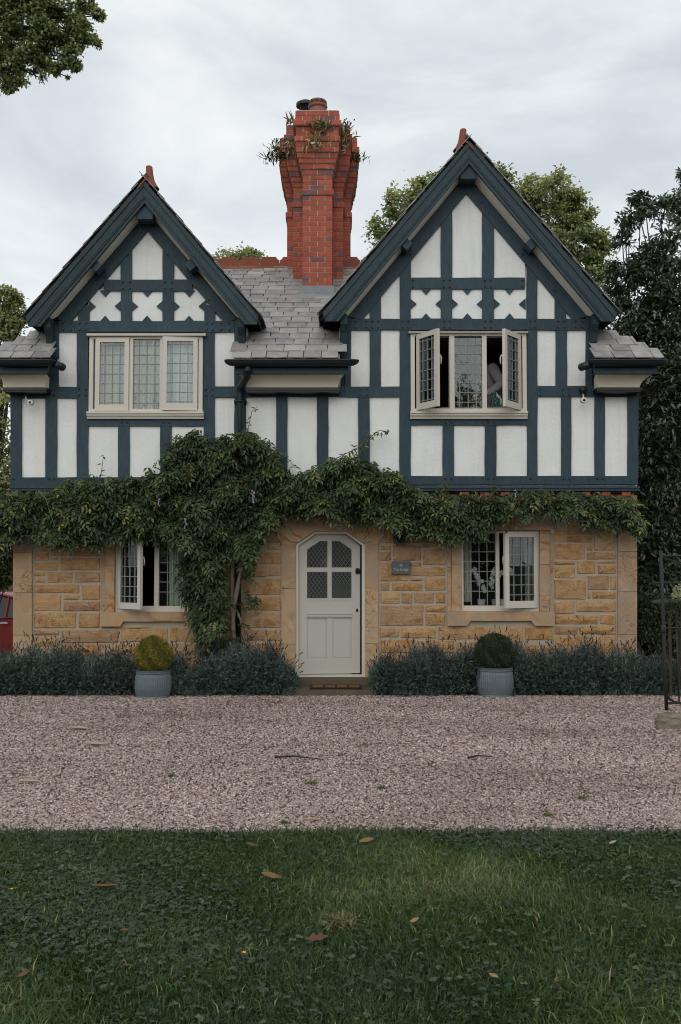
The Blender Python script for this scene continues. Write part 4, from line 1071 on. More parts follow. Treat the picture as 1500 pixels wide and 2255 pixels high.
# --- chimney stack
CYC = 0.079
chx = at(699.5, 520, 1.5).x
base_z = roof_z(1.35)-0.1
zstring = at(700, 430, 1.35).z
prof = [0.0]*0
def off_at(k, n0):
    """outward step of course k counted from the string course"""
    seq = [0.024, 0, 0, 0, 0.015, 0.037, 0.058, 0.080, 0.100, 0.104, 0.122, 0.098, 0.098, 0.142, 0.108, 0.108]
    return seq[k] if 0 <= k < len(seq) else 0.0
NTOP = 16
layers = [(0.230, 1.35, 0.70), (0.395, 1.86, 0.60), (0.515, 2.32, 0.75)]   # half width, front y, depth
core = MB(); bricks = []
for li, (hw, yf, dp_) in enumerate(layers):
    k0 = -int((zstring-(roof_z(yf)-0.15))/CYC)
    for k in range(k0, NTOP):
        o_ = off_at(k, 0); z = zstring+k*CYC; w = hw+o_; y0 = yf-o_
        thin = k in (10, 13)
        core.box(chx-w+0.007, chx+w-0.007, y0+0.007, yf+dp_+o_*0.5, z+0.0005, z+CYC-0.0005)
        hh = CYC-0.011
        # face bricks
        if li == 0:
            if k % 2: xs_ = [0, 0.25, 0.75, 1.0] if k not in (5, 7, 9) else [0, 0.4, 0.8, 1.0]
            else: xs_ = [0, 0.5, 1.0] if o_ < 0.06 else [0, 0.17, 0.55, 0.9, 1.0]
            for i in range(len(xs_)-1):
                a, b = -w+2*w*xs_[i], -w+2*w*xs_[i+1]
                bricks.append((0, (chx+(a+b)/2, y0+0.05, z+CYC/2), (b-a-0.013, 0.10+random.uniform(-.004, .004), hh)))
            ln = layers[1][1]-layers[1][0]*0-y0-0.10
            ys_ = [0.105, 0.105+0.22, 0.56] if k % 2 else [0.105, 0.105+0.11, 0.105+0.33, 0.56]
            for sg in (-1, 1):
                for i in range(len(ys_)-1):
                    bricks.append((1 if i == 0 else 2, (chx+sg*(w-0.05), y0+(ys_[i]+ys_[i+1])/2, z+CYC/2), (0.10, ys_[i+1]-ys_[i]-0.009, hh)))
        else:
            iw = layers[li-1][0]+o_-0.12*0
            for sg in (-1, 1):
                a, b = layers[li-1][0]-0.02, w
                cuts = [a, b] if (k % 2 or b-a < 0.15) else [a, a+(b-a)*0.55, b]
                for i in range(len(cuts)-1):
                    bricks.append((0, (chx+sg*(cuts[i]+cuts[i+1])/2, y0+0.05, z+CYC/2), (cuts[i+1]-cuts[i]-0.008, 0.10+random.uniform(-.004, .004), hh)))
                yy = 0.105
                while yy < dp_-0.1:
                    d = 0.22 if (k % 2 or yy > 0.15) else 0.11
                    d = min(d, dp_-yy)
                    bricks.append((3, (chx+sg*(w-0.05), y0+yy+d/2, z+CYC/2), (0.10, d-0.009, hh))); yy += d
chimney = core.build('chimney', M['bmortar'], house)
bricks.sort(key=lambda b_: b_[0])
more = MB()
for i, (pr, c, s_) in enumerate(bricks):
    if i < 298:
        o = link('brick', UB, chimney, c); o.scale = s_
    else: more.box(c[0]-s_[0]/2, c[0]+s_[0]/2, c[1]-s_[1]/2, c[1]+s_[1]/2, c[2]-s_[2]/2, c[2]+s_[2]/2)
print('bricks', len(bricks))
o = more.build('side_bricks', M['brick'], chimney); o['kind'] = 'stuff'
ztop = zstring+NTOP*CYC
cap = MB()
for (hw, yf, dp_) in layers: cap.box(chx-hw-0.085, chx+hw+0.085, yf-0.08-hw*0.01, yf+dp_+0.02, ztop-0.002-hw*0.01, ztop+0.02-hw*0.01)
cap.build('mortar_cap', M['mortar'], chimney)
# lead apron and stepped flashing
ya = layers[0][1]; za = roof_z(ya)
fl = MB(); fl.prism([(ya-0.02, za-0.02), (ya-0.19, za-0.115+0.0), (ya-0.19, za-0.095), (ya-0.012, za+0.03), (ya-0.012, za+0.16), (ya+0.03, za+0.16), (ya+0.03, za-0.02)], chx-0.265, chx+0.25, 'x')
fl.build('lead_flashing', M['lead'], chimney)
for (hw, yf, dp_) in layers[1:]:
    z2 = roof_z(yf)
    for sg in (-1, 1):
        a, b = sorted((chx+sg*(hw-0.17), chx+sg*(hw+0.03))); MB().prism([(yf-0.13, z2-0.06), (yf-0.008, z2+0.02), (yf-0.008, z2+0.05), (yf+0.02, z2+0.05), (yf+0.02, z2-0.05)], a, b, 'x').build('lead_flashing', M['lead'], chimney)
# pots
def pot(px, pyt, pyb, Y, rpx, cowl=False):
    c = at(px, pyb, Y); s_ = (Y-CAMY)/FPX; r_ = rpx*s_; h = at(px, pyt, Y).z-ztop; m_ = MB()
    prof_ = [(r_*1.0, -0.01), (r_*1.02, h*0.1), (r_*0.98, h*0.45), (r_*0.93, h*0.62), (r_*1.08, h*0.66), (r_*1.13, h*0.71), (r_*1.08, h*0.765), (r_*0.9, h*0.79), (r_*0.92, h*0.84), (r_*1.02, h*0.88), (r_*1.04, h*0.95), (r_*0.95, h*1.0), (r_*0.7, h*1.0), (r_*0.66, h*0.7)]
    o = shade_auto(m_.lathe(prof_, 28, (c.x, Y, ztop)).build('chimney_pot', M['pot'], chimney), 45)
    v_ = MB()
    for k in range(10):
        a = 2*pi*k/10+0.2; v_.obox((c.x+r_*1.0*cos(a), Y+r_*1.0*sin(a), ztop+h*0.905), (r_*0.06*cos(a), r_*0.06*sin(a), 0), (-r_*0.1*sin(a), r_*0.1*cos(a), 0), (0, 0, h*0.035))
    for a in (-2.3, -0.85):
        v_.tube([(c.x+r_*0.9*cos(a), Y+r_*0.9*sin(a), ztop+h*0.10), (c.x+r_*1.05*cos(a), Y+r_*1.05*sin(a), ztop+h*0.10)], r_*0.26, 14)
    v_.build('pot_vent', M['black'], chimney)
    if cowl:
        w_ = MB().lathe([(r_*0.9, h*1.28), (r_*1.25, h*1.30), (r_*1.25, h*1.42), (r_*0.6, h*1.55), (0.01, h*1.58)], 20, (c.x, Y, ztop))
        for k in range(4):
            a = pi/4+k*pi/2; w_.tube([(c.x+r_*0.85*cos(a), Y+r_*0.85*sin(a), ztop+h*0.95), (c.x+r_*0.85*cos(a), Y+r_*0.85*sin(a), ztop+h*1.3)], 0.012, 6)
        w_.build('pot_cowl', M['iron'], chimney)
pot(700, 223, 265, 1.62, 19.5); pot(673, 250, 268, 2.15, 17, True); pot(733, 250, 268, 2.35, 14)

#==OBJECTS==
# ------------------------------------------------------------------ wisteria on the house
def wisteria():
    root = empty('wisteria', (at(520, 1520, -0.2).x, -0.22, 0)); tag(root, 'leafy wisteria climbing the downpipe and spreading across the whole front above the door', 'climber')
    inv = -Vector(root.location)
    top = [(-30,1092),(40,1088),(110,1078),(150,1060),(205,1050),(300,1052),(345,1030),(362,998),(385,965),(430,948),(462,965),(500,950),(545,946),(585,968),(618,1020),(640,1048),(690,1034),(720,1012),(760,1003),(800,1012),(850,1030),(885,1050),(915,1076),(1000,1086),(1080,1090),(1200,1080),(1300,1088),(1400,1096),(1415,1120)]
    bot = [(1412,1176),(1375,1150),(1330,1150),(1280,1132),(1200,1126),(1140,1128),(1085,1150),(1040,1176),(1000,1186),(950,1176),(900,1158),(860,1152),(810,1140),(760,1142),(700,1118),(640,1124),(600,1138),(562,1200),(555,1262),(540,1300),(562,1322),(545,1345),(548,1395),(525,1440),(455,1440),(432,1380),(412,1335),(404,1290),(398,1240),(410,1190),(385,1180),(330,1172),(250,1176),(190,1200),(140,1192),(60,1172),(-30,1184)]
    poly = top+bot
    n = 4700
    X = RNG.uniform(-30, 1420, n*4); Y = RNG.uniform(940, 1445, n*4); ok = inside(poly, X, Y)
    # hollow out part of the lower column, and thin it
    col = (Y > 1210) & (X > 395) & (X < 565); ok &= ~(col & (RNG.random(n*4) < 0.34)); gap = np.sin(X*0.09+2*np.sin(Y*0.06))+np.sin(Y*0.11+1.5*np.sin(X*0.05)); ok &= ~((gap < -0.75) & (RNG.random(n*4) < 0.65)); ok &= ~((Y > 1218) & (Y < 1415) & (X > 492) & (X < 548) & (RNG.random(n*4) < 0.93))
    X, Y = X[ok][:n], Y[ok][:n]
    # billows: depth from low frequency waves
    bil = 0.5+0.5*np.sin(X*0.045+1.3*np.sin(Y*0.03))*np.cos(Y*0.05+0.8*np.sin(X*0.02))
    core_ = np.where((X > 330) & (X < 640), 1.25, np.where((X > 640) & (X < 900), 1.1, 0.8))
    depth = -0.18 - (0.06+0.30*bil*core_)*RNG.random(len(X))**0.6
    pts = np.array([tuple(at(x, y, d)) for x, y, d in zip(X, Y, depth)])
    parts = []
    m = len(pts)
    rach = unit(np.stack([RNG.normal(0, 0.75, m), -np.abs(RNG.normal(0.75, 0.35, m)), RNG.normal(-0.35, 0.35, m)], 1))
    upn = unit(np.stack([RNG.normal(0, 0.3, m), RNG.normal(-0.45, 0.25, m), np.ones(m)], 1))
    upn = unit(upn-rach*np.sum(upn*rach, 1, keepdims=True)); side = np.cross(upn, rach)
    L0 = RNG.uniform(0.15, 0.27, m)[:, None]; tt = np.clip(RNG.normal(0.36, 0.24, m)+0.26*bil-0.10*(Y > 1180), 0, 0.95); yl = RNG.random(m) < 0.012; tt[yl] = 1.0  # highlights on the billow crests put into the leaf tint; lower leaves darker
    start = pts-rach*L0*0.5
    NL = 5
    for k in range(NL):
        f = 0.18+0.72*k/(NL-1); q = start+rach*L0*f-np.array([[0, 0, 1]])*L0*0.35*f*f
        for sg in (-1, 1):
            d = unit(side*sg*0.85+rach*0.55-upn*0.28+RNG.normal(0, 0.12, (m, 3))); ll = RNG.uniform(0.066, 0.105, m)*(1.05-0.35*abs(f-0.5))
            parts.append(leaves(q, d, upn+RNG.normal(0, 0.25, (m, 3)), ll, ll*0.42, np.clip(tt+RNG.normal(0, 0.07, m), 0, 1), 0.12, 0.18))
    q = start+rach*L0*0.98-np.array([[0, 0, 1]])*L0*0.35
    parts.append(leaves(q, rach-upn*0.4, upn, 0.085, 0.034, tt, 0.12, 0.2))
    # loose sprays reaching over the plaster
    spr = [((740,1010),(790,985),(815,960)), ((812,965),(835,948),(858,950)), ((430,955),(408,968),(385,985)), ((545,950),(555,905),(568,895)), ((222,1050),(226,1020),(228,1002)), ((600,985),(630,1005),(650,1030)), ((780,1012),(800,990),(812,968)), ((1075,1090),(1100,1075),(1085,1072)), ((970,1088),(985,1068),(975,1060)), ((540,1330),(560,1318),(575,1325))]
    stems = MB()
    for si, s_ in enumerate(spr):
        p_ = [at(x, y, -0.30+0.03*i)+inv for i, (x, y) in enumerate(s_)]
        stems.tube(p_, [0.006, 0.005, 0.003], 5)
        nl = 16 if si not in (3, 4) else 6
        tq = RNG.random(nl); P = np.array([[c_ for c_ in (at(*lerp(lerp(s_[0], s_[1], t), lerp(s_[1], s_[2], t), t), -0.31))] for t in tq])
        parts.append(leaves(P, np.stack([RNG.normal(0, 1, nl), RNG.normal(-0.5, 0.4, nl), RNG.normal(-0.2, 0.6, nl)], 1), np.stack([RNG.normal(0, .3, nl), -0.6*np.ones(nl), np.ones(nl)], 1), RNG.uniform(0.06, 0.10, nl), 0.032, np.clip(RNG.normal(0.6, 0.2, nl), 0, 1)))
    V, F, T = join(parts)
    np_mesh('foliage', V+np.array(inv)[None, :], F, M['wist'], root, T)
    stems.build('spray_stem', M['vine'], root)
    st = MB()
    def vine(ptsv, r0, r1, yb=-0.2):
        P = [at(x, y, yb-0.03*sin(i*1.3))+inv for i, (x, y) in enumerate(ptsv)]
        st.tube(P, list(np.linspace(r0, r1, len(P))), 8)
    vine([(508,1530),(514,1470),(516,1420),(512,1370),(516,1330),(524,1290),(531,1260),(527,1230),(515,1205),(500,1180),(480,1120),(470,1050),(500,980)], 0.040, 0.016, -0.27)
    vine([(506,1530),(512,1440),(514,1380),(511,1310),(512,1240),(505,1190),(540,1120),(620,1100),(720,1090),(860,1110),(1000,1125),(1180,1110),(1380,1120)], 0.033, 0.010, -0.24)
    vine([(411,1432),(408,1415),(415,1395),(432,1370),(460,1340),(490,1325),(512,1330)], 0.011, 0.016, -0.28)
    vine([(532,1380),(530,1365),(525,1350),(518,1340)], 0.014, 0.012, -0.25)
    vine([(498,1240),(490,1180),(430,1130),(330,1110),(200,1120),(60,1120),(-20,1130)], 0.020, 0.008, -0.24)
    st.build('stem', M['vine'], root, True)
    t_ = MB().tube([at(85,1080,-0.42)+inv, at(102,1100,-0.45)+inv, at(112,1135,-0.46)+inv, at(122,1160,-0.46)+inv, at(142,1150,-0.44)+inv], 0.006, 5); t_.build('tendril', M['straw'], root)
    for (px, py, n_) in ((558,1092,22),(350,1101,10),(408,1155,12),(1135,1089,8)):
        f_ = MB(); c0 = at(px, py, -0.62)+inv
        for i in range(n_):
            t = i/n_; c = c0+Vector((random.uniform(-.022, .022)*(1-t*0.6), random.uniform(-.02, .02), 0.07-t*0.16)); a = random.uniform(0, 6.28)
            r_ = random.uniform(0.005, 0.009)
            f_.obox(c, Vector((cos(a), 0.3, sin(a)))*r_, Vector((0.2, -1, 0.3))*r_*0.35, Vector((-sin(a), 0.2, cos(a)))*r_)
        f_.build('flower_raceme', M['lilac'], root)
wisteria()

# ------------------------------------------------------------------ trees
def tube_pts(a, b, n=5, sag=0.1):
    a, b = Vector(a), Vector(b); L_ = (b-a).length; out = []
    w = Vector((random.uniform(-1, 1), random.uniform(-1, 1), random.uniform(-.4, 1)))*sag*L_
    for i in range(n+1):
        t = i/n; out.append(a.lerp(b, t)+w*sin(t*pi)*0.5)
    return out
def tree(name, label, cat, base, blobs, mat, leaf, nleaf, trunk_r=0.22, aspect=0.6, clump=0.16, sub=14, group=None, upright=0.0, limbs=True, tint_mu=0.5, fork=0.35, fork_pt=None, holes=0.0):
    """base: foot of the trunk; blobs: (centre, radius) lobes of the crown in world space"""
    root = empty(name, base); tag(root, label, cat, group); inv = -Vector(base)
    tot = sum(b[1]**1.5 for b in blobs); parts = []; tw = MB()
    ctr = sum((Vector(b[0])*b[1] for b in blobs), Vector())/sum(b[1] for b in blobs)
    f0 = Vector(fork_pt) if fork_pt else Vector(base).lerp(ctr, fork)
    tw.tube(tube_pts((0, 0, -0.2), f0+inv, 5, 0.04), list(np.linspace(trunk_r, trunk_r*0.7, 6)), 9)
    for (c, r_) in blobs:
        c = Vector(c); n_ = int(nleaf*r_**1.5/tot); ns = max(4, int(sub*random.uniform(0.8, 1.2)))
        if limbs:
            tw.tube(tube_pts(f0+inv, c+inv, 5, 0.10), list(np.linspace(trunk_r*0.22, 0.008, 6)), 6)
        d = rnd3(ns); rad = r_*(0.45+0.55*RNG.random(ns)**0.5); cc = np.array(c)+d*rad[:, None]*np.array([[1, 1, 0.9]])
        if limbs:
            for q in cc: tw.tube(tube_pts(c+inv, Vector(q)+inv, 3, 0.12), [0.009, 0.007, 0.005, 0.003], 4, False)
        w = RNG.random(ns)**1.2+0.25; w /= w.sum(); idx = RNG.choice(ns, n_, p=w)
        sig = clump*r_*(0.7+0.8*RNG.random(ns))
        P = cc[idx]+RNG.normal(0, 1, (n_, 3))*sig[idx][:, None]*np.array([[1.15, 1.15, 0.75]])
        out = unit(P-np.array(c))
        dv = unit(out*0.8+rnd3(n_)*0.9+np.array([[0, 0, -0.25+upright]])); nm = unit(np.array([[0, -0.25, 1.0]])+rnd3(n_)*0.75+out*0.3)
        ll = leaf*RNG.uniform(0.6, 1.25, n_)
        if holes:
            fq = 2*pi/(leaf*9.0); q_ = P*fq; w1 = np.sin(q_[:, 0]+1.4*np.sin(q_[:, 2]*0.8))+np.sin(q_[:, 2]*1.1+1.3*np.sin(q_[:, 0]*0.7+1))+0.7*np.sin(q_[:, 1]*0.9+q_[:, 0]*0.4)
            q2 = P*fq*0.38; w1 += 0.45*np.sin(q2[:, 0]+q2[:, 1]*0.3+1.1*np.sin(q2[:, 2]))
            kp = w1 > (-1.2+holes)+RNG.normal(0, 0.35, n_); P, dv, nm, ll, idx = P[kp], dv[kp], nm[kp], ll[kp], idx[kp]; n_ = len(P)
            if n_ == 0: continue
        tt = np.clip(RNG.normal(tint_mu, 0.16, n_)+RNG.normal(0, 0.14, ns)[idx], 0, 1)
        parts.append(leaves(P, dv, nm, ll, ll*aspect, tt, 0.12, 0.2))
    V, F, T = join(parts)
    np_mesh('crown', V+np.array(inv)[None, :], F, mat, root, T)
    tw.build('trunk', M['bark'], root, True)
    return root
def bl(px, py, Y, rpx): return (tuple(at(px, py, Y)), rpx*(Y-CAMY)/FPX)
# lime behind the right gable
Yb = 13.0
tree('lime_tree', 'big yellow green tree rising behind the right gable', 'tree', (at(1070, 1300, Yb).x, Yb, -0.42),
     [bl(900,450,Yb,48), bl(850,515,Yb,38), bl(940,425,Yb,40), bl(960,520,Yb,60), bl(1000,430,Yb,60), bl(1080,420,Yb,70), bl(1190,430,Yb,48), bl(1235,425,Yb,50), bl(1270,480,Yb,38), bl(1240,510,Yb,60), bl(1305,545,Yb,38), bl(1290,600,Yb,46), bl(1160,500,Yb,60), bl(1330,545,Yb,18), bl(1220,400,Yb-1,26), bl(1060,560,Yb,90), bl(1250,640,Yb,60)],
     M['lime'], 0.105, 52000, 0.35, 0.75, 0.15, 38, holes=0.35)
tree('distant_tree', 'pale tree top showing just above the terracotta ridge left of the chimney', 'tree', (at(530, 1300, 20).x, 20, -0.42),
     [bl(500,572,20,24), bl(540,566,20,26), bl(565,572,20,20), bl(530,600,20,45)], M['lime'], 0.10, 6000, 0.3, 0.75, 0.2, 16)
Yl = 9.0
tree('broadleaf_tree', 'olive green tree beside the left gable behind the eave', 'tree', (at(-60, 1300, Yl).x, Yl, -0.42),
     [bl(8,665,Yl,34), bl(25,690,Yl,30), bl(0,720,Yl,42), bl(-40,680,Yl,60), bl(5,770,Yl,40), bl(-30,860,Yl,70), bl(-10,960,Yl,50), bl(5,1050,Yl,46), bl(-30,1140,Yl,60), bl(-50,770,Yl,60), bl(92,735,Yl,16), bl(20,700,Yl,36), bl(42,655,Yl,14), bl(45,700,Yl,13), bl(30,740,Yl,18), bl(78,742,Yl,9)],
     M['lime'], 0.085, 30000, 0.28, 0.7, 0.17, 30, holes=0.65, tint_mu=0.5)
Yo = 3.5
tree('overhanging_tree', 'tree reaching in at the top left corner against the clouds', 'tree', (at(-420, 1300, Yo).x, Yo, 0),
     [bl(20,20,Yo,70), bl(80,40,Yo,62), bl(130,20,Yo,46), bl(150,70,Yo,40), bl(60,110,Yo,46), bl(20,150,Yo,38), bl(175,95,Yo,26), bl(140,125,Yo,24), bl(75,160,Yo,17), bl(8,180,Yo,20), bl(210,35,Yo,15), bl(205,90,Yo,14), bl(150,170,Yo,10), bl(-60,40,Yo,110), bl(-160,60,Yo,150), bl(100,-40,Yo,90), bl(-30,-60,Yo,110), bl(190,8,Yo,18), bl(40,125,Yo,30), bl(95,120,Yo,26), bl(0,120,Yo,40), bl(50,175,Yo,13), bl(90,172,Yo,10), bl(20,195,Yo,10), bl(120,150,Yo,13), bl(180,60,Yo,24), bl(222,35,Yo,8), bl(165,140,Yo,14), bl(215,100,Yo,9), bl(110,90,Yo,40)],
     M['lime'], 0.066, 52000, 0.30, 0.75, 0.17, 40, holes=0.85, tint_mu=0.42, fork_pt=at(-330, 30, Yo))
Yr2 = 1.6
tree('cherry_laurel', 'dark large leaved tree standing beyond the right corner of the house', 'tree', (at(1475, 1400, Yr2).x+0.35, Yr2+0.4, 0),
     [bl(1410,480,Yr2,32), bl(1385,535,Yr2,24), bl(1425,560,Yr2,36), bl(1460,510,Yr2,34), bl(1480,560,Yr2,40), bl(1380,610,Yr2,36), bl(1350,600,Yr2,13), bl(1430,640,Yr2,46), bl(1400,690,Yr2,46), bl(1460,700,Yr2,56), bl(1440,760,Yr2,50), bl(1495,620,Yr2,55), bl(1390,740,Yr2,40), bl(1480,790,Yr2,50), bl(1455,850,Yr2,52), bl(1500,860,Yr2,60), bl(1440,930,Yr2,40), bl(1480,960,Yr2,55), bl(1450,1010,Yr2,46), bl(1500,1050,Yr2,60), bl(1540,700,Yr2,80), bl(1560,900,Yr2,90), bl(1398,432,Yr2,11), bl(1375,485,Yr2,11), bl(1370,520,Yr2,9), bl(1352,578,Yr2,9), bl(1455,445,Yr2,10), bl(1420,445,Yr2,14), bl(1345,640,Yr2,10), bl(1375,660,Yr2,16), bl(1440,1090,Yr2,34), bl(1475,1150,Yr2,44), bl(1435,1190,Yr2,30), bl(1500,1230,Yr2,50), bl(1425,1010,Yr2,26), bl(1460,1260,Yr2,40)],
     M['dark'], 0.105, 26000, 0.07, 0.42, 0.28, 18, holes=0.3, tint_mu=0.42, fork=0.22)
tree('edge_tree', 'feathery tree entering at the right edge above the laurel', 'tree', (at(1600, 1300, 4.0).x, 4.0, -0.3),
     [bl(1490,440,4,22), bl(1500,470,4,26), bl(1505,385,4,12), bl(1540,430,4,50), bl(1580,520,4,70)], M['dark'], 0.085, 5000, 0.15, 0.4, 0.2, 16, tint_mu=0.7)
Yh = 3.2
tree('ivy_thicket', 'thick dark evergreen beyond the right corner behind the gate', 'shrub', (at(1490, 1420, Yh).x+0.3, Yh, -0.1),
     [bl(1430,1100,Yh,36), bl(1470,1080,Yh,50), bl(1500,1150,Yh,60), bl(1440,1180,Yh,40), bl(1430,1250,Yh,46), bl(1480,1240,Yh,60), bl(1420,1020,Yh,40), bl(1460,930,Yh,60), bl(1440,840,Yh,60), bl(1550,1100,Yh,110), bl(1540,900,Yh,110), bl(1580,1300,Yh,100), bl(1480,1330,Yh,60), bl(1500,1400,Yh,60), bl(1430,1380,Yh,50)],
     M['dark'], 0.095, 42000, 0.04, 0.6, 0.26, 26, tint_mu=0.5, fork=0.2, limbs=False)
tree('holly_hedge', 'tall dark hedge closing the view far behind the iron gate', 'hedge', (at(1500, 1400, 7).x, 7, -0.42),
     [bl(1440,820,7,50), bl(1500,800,7,60), bl(1440,920,7,60), bl(1430,1010,7,55), bl(1440,1100,7,60), bl(1440,1200,7,60), bl(1500,900,7,80), bl(1500,1050,7,90), bl(1500,1200,7,90), bl(1440,1300,7,60), bl(1500,1320,7,70), bl(1580,1000,7,120), bl(1580,1250,7,120)],
     M['dark'], 0.16, 26000, 0.05, 0.6, 0.3, 24, tint_mu=0.3, fork=0.15, limbs=False)
tree('garden_shrub', 'low bushy green shrub between the house corner and the iron gate', 'shrub', (at(1440, 1440, 0.7).x, 0.7, 0.0),
     [bl(1425,1335,0.7,28), bl(1455,1340,0.7,34), bl(1490,1345,0.7,36), bl(1440,1380,0.7,34), bl(1480,1390,0.7,40), bl(1530,1370,0.7,50)],
     M['boxg'], 0.045, 15000, 0.05, 0.5, 0.25, 26, tint_mu=0.55, fork=0.2)
tree('garden_bush', 'dark bush behind the left corner of the house above the red car', 'shrub', (at(-40, 1420, 3.4).x, 3.4, -0.2),
     [bl(10,1210,3.4,34), bl(-5,1255,3.4,34), bl(18,1260,3.4,22), bl(-40,1230,3.4,50), bl(-20,1170,3.4,40)], M['boxg'], 0.10, 7000, 0.08, 0.35, 0.25, 20, tint_mu=0.75, fork=0.2)
# parkland trees behind the camera, seen in the window glass
for i, (x, y, h) in enumerate(((6.5, -44, 13), (-9.5, -46, 12), (14, -50, 13.5), (-22, -48, 13), (-2, -54, 12), (26, -50, 13))):
    tree('park_tree', 'park tree mirrored in the front windows', 'tree', (x, y, 0),
         [((x+random.uniform(-2.2, 2.2), y+random.uniform(-1.5, 1.5), h*random.uniform(0.2, 0.88)), random.uniform(1.6, 2.6)) for _ in range(13)],
         M['lime'], 0.30, 5000, 0.35, 0.7, 0.22, 16, group='park trees mirrored in the windows', tint_mu=0.4)

mb_n = 26000; hx_ = RNG.uniform(-75, 75, mb_n); hz_ = RNG.random(mb_n)**0.8*(4.5+1.2*np.sin(hx_*0.3)+0.8*np.sin(hx_*0.9)); P = np.stack([hx_, -62+RNG.normal(0, 1.2, mb_n), hz_], 1)  # unseen foliage belt, added to darken the sky mirrored in the door glass
V, F, T = leaves(P, rnd3(mb_n), rnd3(mb_n)+np.array([[0, 0.5, 0.5]]), 0.75, 0.5, np.clip(RNG.normal(0.35, 0.2, mb_n), 0, 1))
tag(np_mesh('added_foliage', V, F, M['dark'], None, T), 'added dark belt of foliage behind the camera mirrored in the glass', 'added_foliage', None, 'stuff')
# ------------------------------------------------------------------ lavender
def lavender(label, px0, px1, ytop, ycent=-0.5, ends=(0, 0)):
    dens = 1.0
    x0, x1 = at(px0, 1480, ycent).x, at(px1, 1480, ycent).x; cxm = (x0+x1)/2
    root = empty('lavender_bush', (cxm, ycent, 0.02)); tag(root, label, 'lavender', 'lavender along the foot of the house')
    H = at(px0, ytop, ycent).z; W = x1-x0
    ph = RNG.random(3)*6.28
    def mound(x, y):
        top_ = 0.80+0.08*np.sin(x*5.1+ph[0])+0.06*np.sin(x*11.3+ph[1])+0.04*np.sin(x*23+ph[2])
        endf = np.where(x < 0, np.clip((W/2+0.04+x)/(0.26 if ends[0] else 0.10), 0.05, 1)**(0.45 if ends[0] else 0.16), np.clip((W/2+0.04-x)/(0.26 if ends[1] else 0.10), 0.05, 1)**(0.45 if ends[1] else 0.16))
        fr = np.clip(1-np.abs((y-0.02)/np.where(y < 0, 0.43+0.05*np.sin(x*7+ph[2]), 0.40))**2.4, 0, 1)**0.6
        return H*top_*endf*fr
    nsp = int(1500*W*dens); gx_ = RNG.uniform(-W/2, W/2, nsp); gy_ = RNG.uniform(-0.42, 0.32, nsp)
    cl = RNG.integers(0, max(4, int(W*26)), nsp); ccx = RNG.uniform(-W/2, W/2, cl.max()+1); ccy = RNG.uniform(-0.30, 0.25, cl.max()+1)
    gx_ = np.clip(ccx[cl]+RNG.normal(0, 0.075, nsp), -W/2, W/2); gy_ = np.clip(ccy[cl]+RNG.normal(0, 0.085, nsp), -0.41, 0.33)
    hz_ = mound(gx_, gy_); e = 0.02
    nx_ = -(mound(gx_+e, gy_)-mound(gx_-e, gy_))/(2*e); ny_ = -(mound(gx_, gy_+e)-mound(gx_, gy_-e))/(2*e)
    sd_ = unit(np.stack([np.clip(nx_, -1.2, 1.2)*0.5, np.clip(ny_, -1.6, 1.6)*0.5, np.ones(nsp)], 1)+RNG.normal(0, 0.25, (nsp, 3)))
    tipz = hz_*np.where(RNG.random(nsp) < 0.6, RNG.uniform(0.82, 1.12, nsp), RNG.uniform(0.15, 0.9, nsp)); SL = RNG.uniform(0.12, 0.22, nsp)
    tip_ = np.stack([gx_, gy_, np.maximum(tipz, 0.05)], 1); sp_t = np.clip(RNG.normal(0.36, 0.15, cl.max()+1)[cl]+RNG.normal(0, 0.12, nsp), 0, 1)
    parts = []
    for k in range(9):
        f = k/8; q = tip_-sd_*SL[:, None]*f
        q[:, 2] = np.maximum(q[:, 2], 0.01)
        d = unit(sd_*(0.75-0.2*f)+rnd3(nsp)*0.75); ll = RNG.uniform(0.030, 0.055, nsp)*(0.7+0.5*f)
        parts.append(leaves(q, d, rnd3(nsp), ll, ll*0.17+0.001, np.clip(sp_t+0.10*(1-2*f)+RNG.normal(0, 0.12, nsp), 0, 1), 0.1, 0.1))
    m2 = int(4200*W); gx2 = RNG.uniform(-W/2+0.03, W/2-0.03, m2); gy2 = RNG.uniform(-0.33, 0.28, m2)
    P2 = np.stack([gx2, gy2, mound(gx2, gy2)*RNG.random(m2)*0.85], 1)
    parts.append(leaves(P2, rnd3(m2)+np.array([[0, -0.4, 0.3]]), rnd3(m2), 0.07, 0.022, np.clip(RNG.normal(0.12, 0.1, m2), 0, 1)))
    V, F, T = join(parts); np_mesh('foliage', V, F, M['lav'], root, T)
    tx = gx_; th = hz_
    # spent flower spikes on thin stems
    ns = int(120*W); parts = []; sx = RNG.uniform(-W/2, W/2, ns); sy = RNG.uniform(-0.25, 0.28, ns); si = np.argmin(np.abs(sx[:, None]-tx[None, :]), 1)
    sy = gy_[si]; sx = gx_[si]+RNG.normal(0, 0.02, ns); h0 = th[si]*0.85; h1 = h0+RNG.uniform(0.08, 0.34, ns)*np.clip(th[si]/H, 0.2, 1); lean = RNG.normal(0, 0.09, (ns, 2))
    B0 = np.stack([sx, sy, h0], 1); B1 = np.stack([sx+lean[:, 0], sy+lean[:, 1], h1], 1)
    parts.append(leaves(B0, B1-B0, rnd3(ns), np.linalg.norm(B1-B0, axis=1), 0.006, np.zeros(ns)+0.2, 0, 0))
    for k in range(5):
        parts.append(leaves(B1-unit(B1-B0)*0.012*k, unit(B1-B0)+rnd3(ns)*0.35, rnd3(ns), 0.026, 0.016, RNG.random(ns), 0.2, 0))
    V, F, T = join(parts); np_mesh('flower_spikes', V, F, M['lavf'], root, T)['kind'] = 'stuff'
    return root
lavender('long lavender bush left of the yellowing box ball', -40, 300, 1418)
lavender('lavender bush between the yellowing box ball and the wisteria stem', 300, 505, 1430)
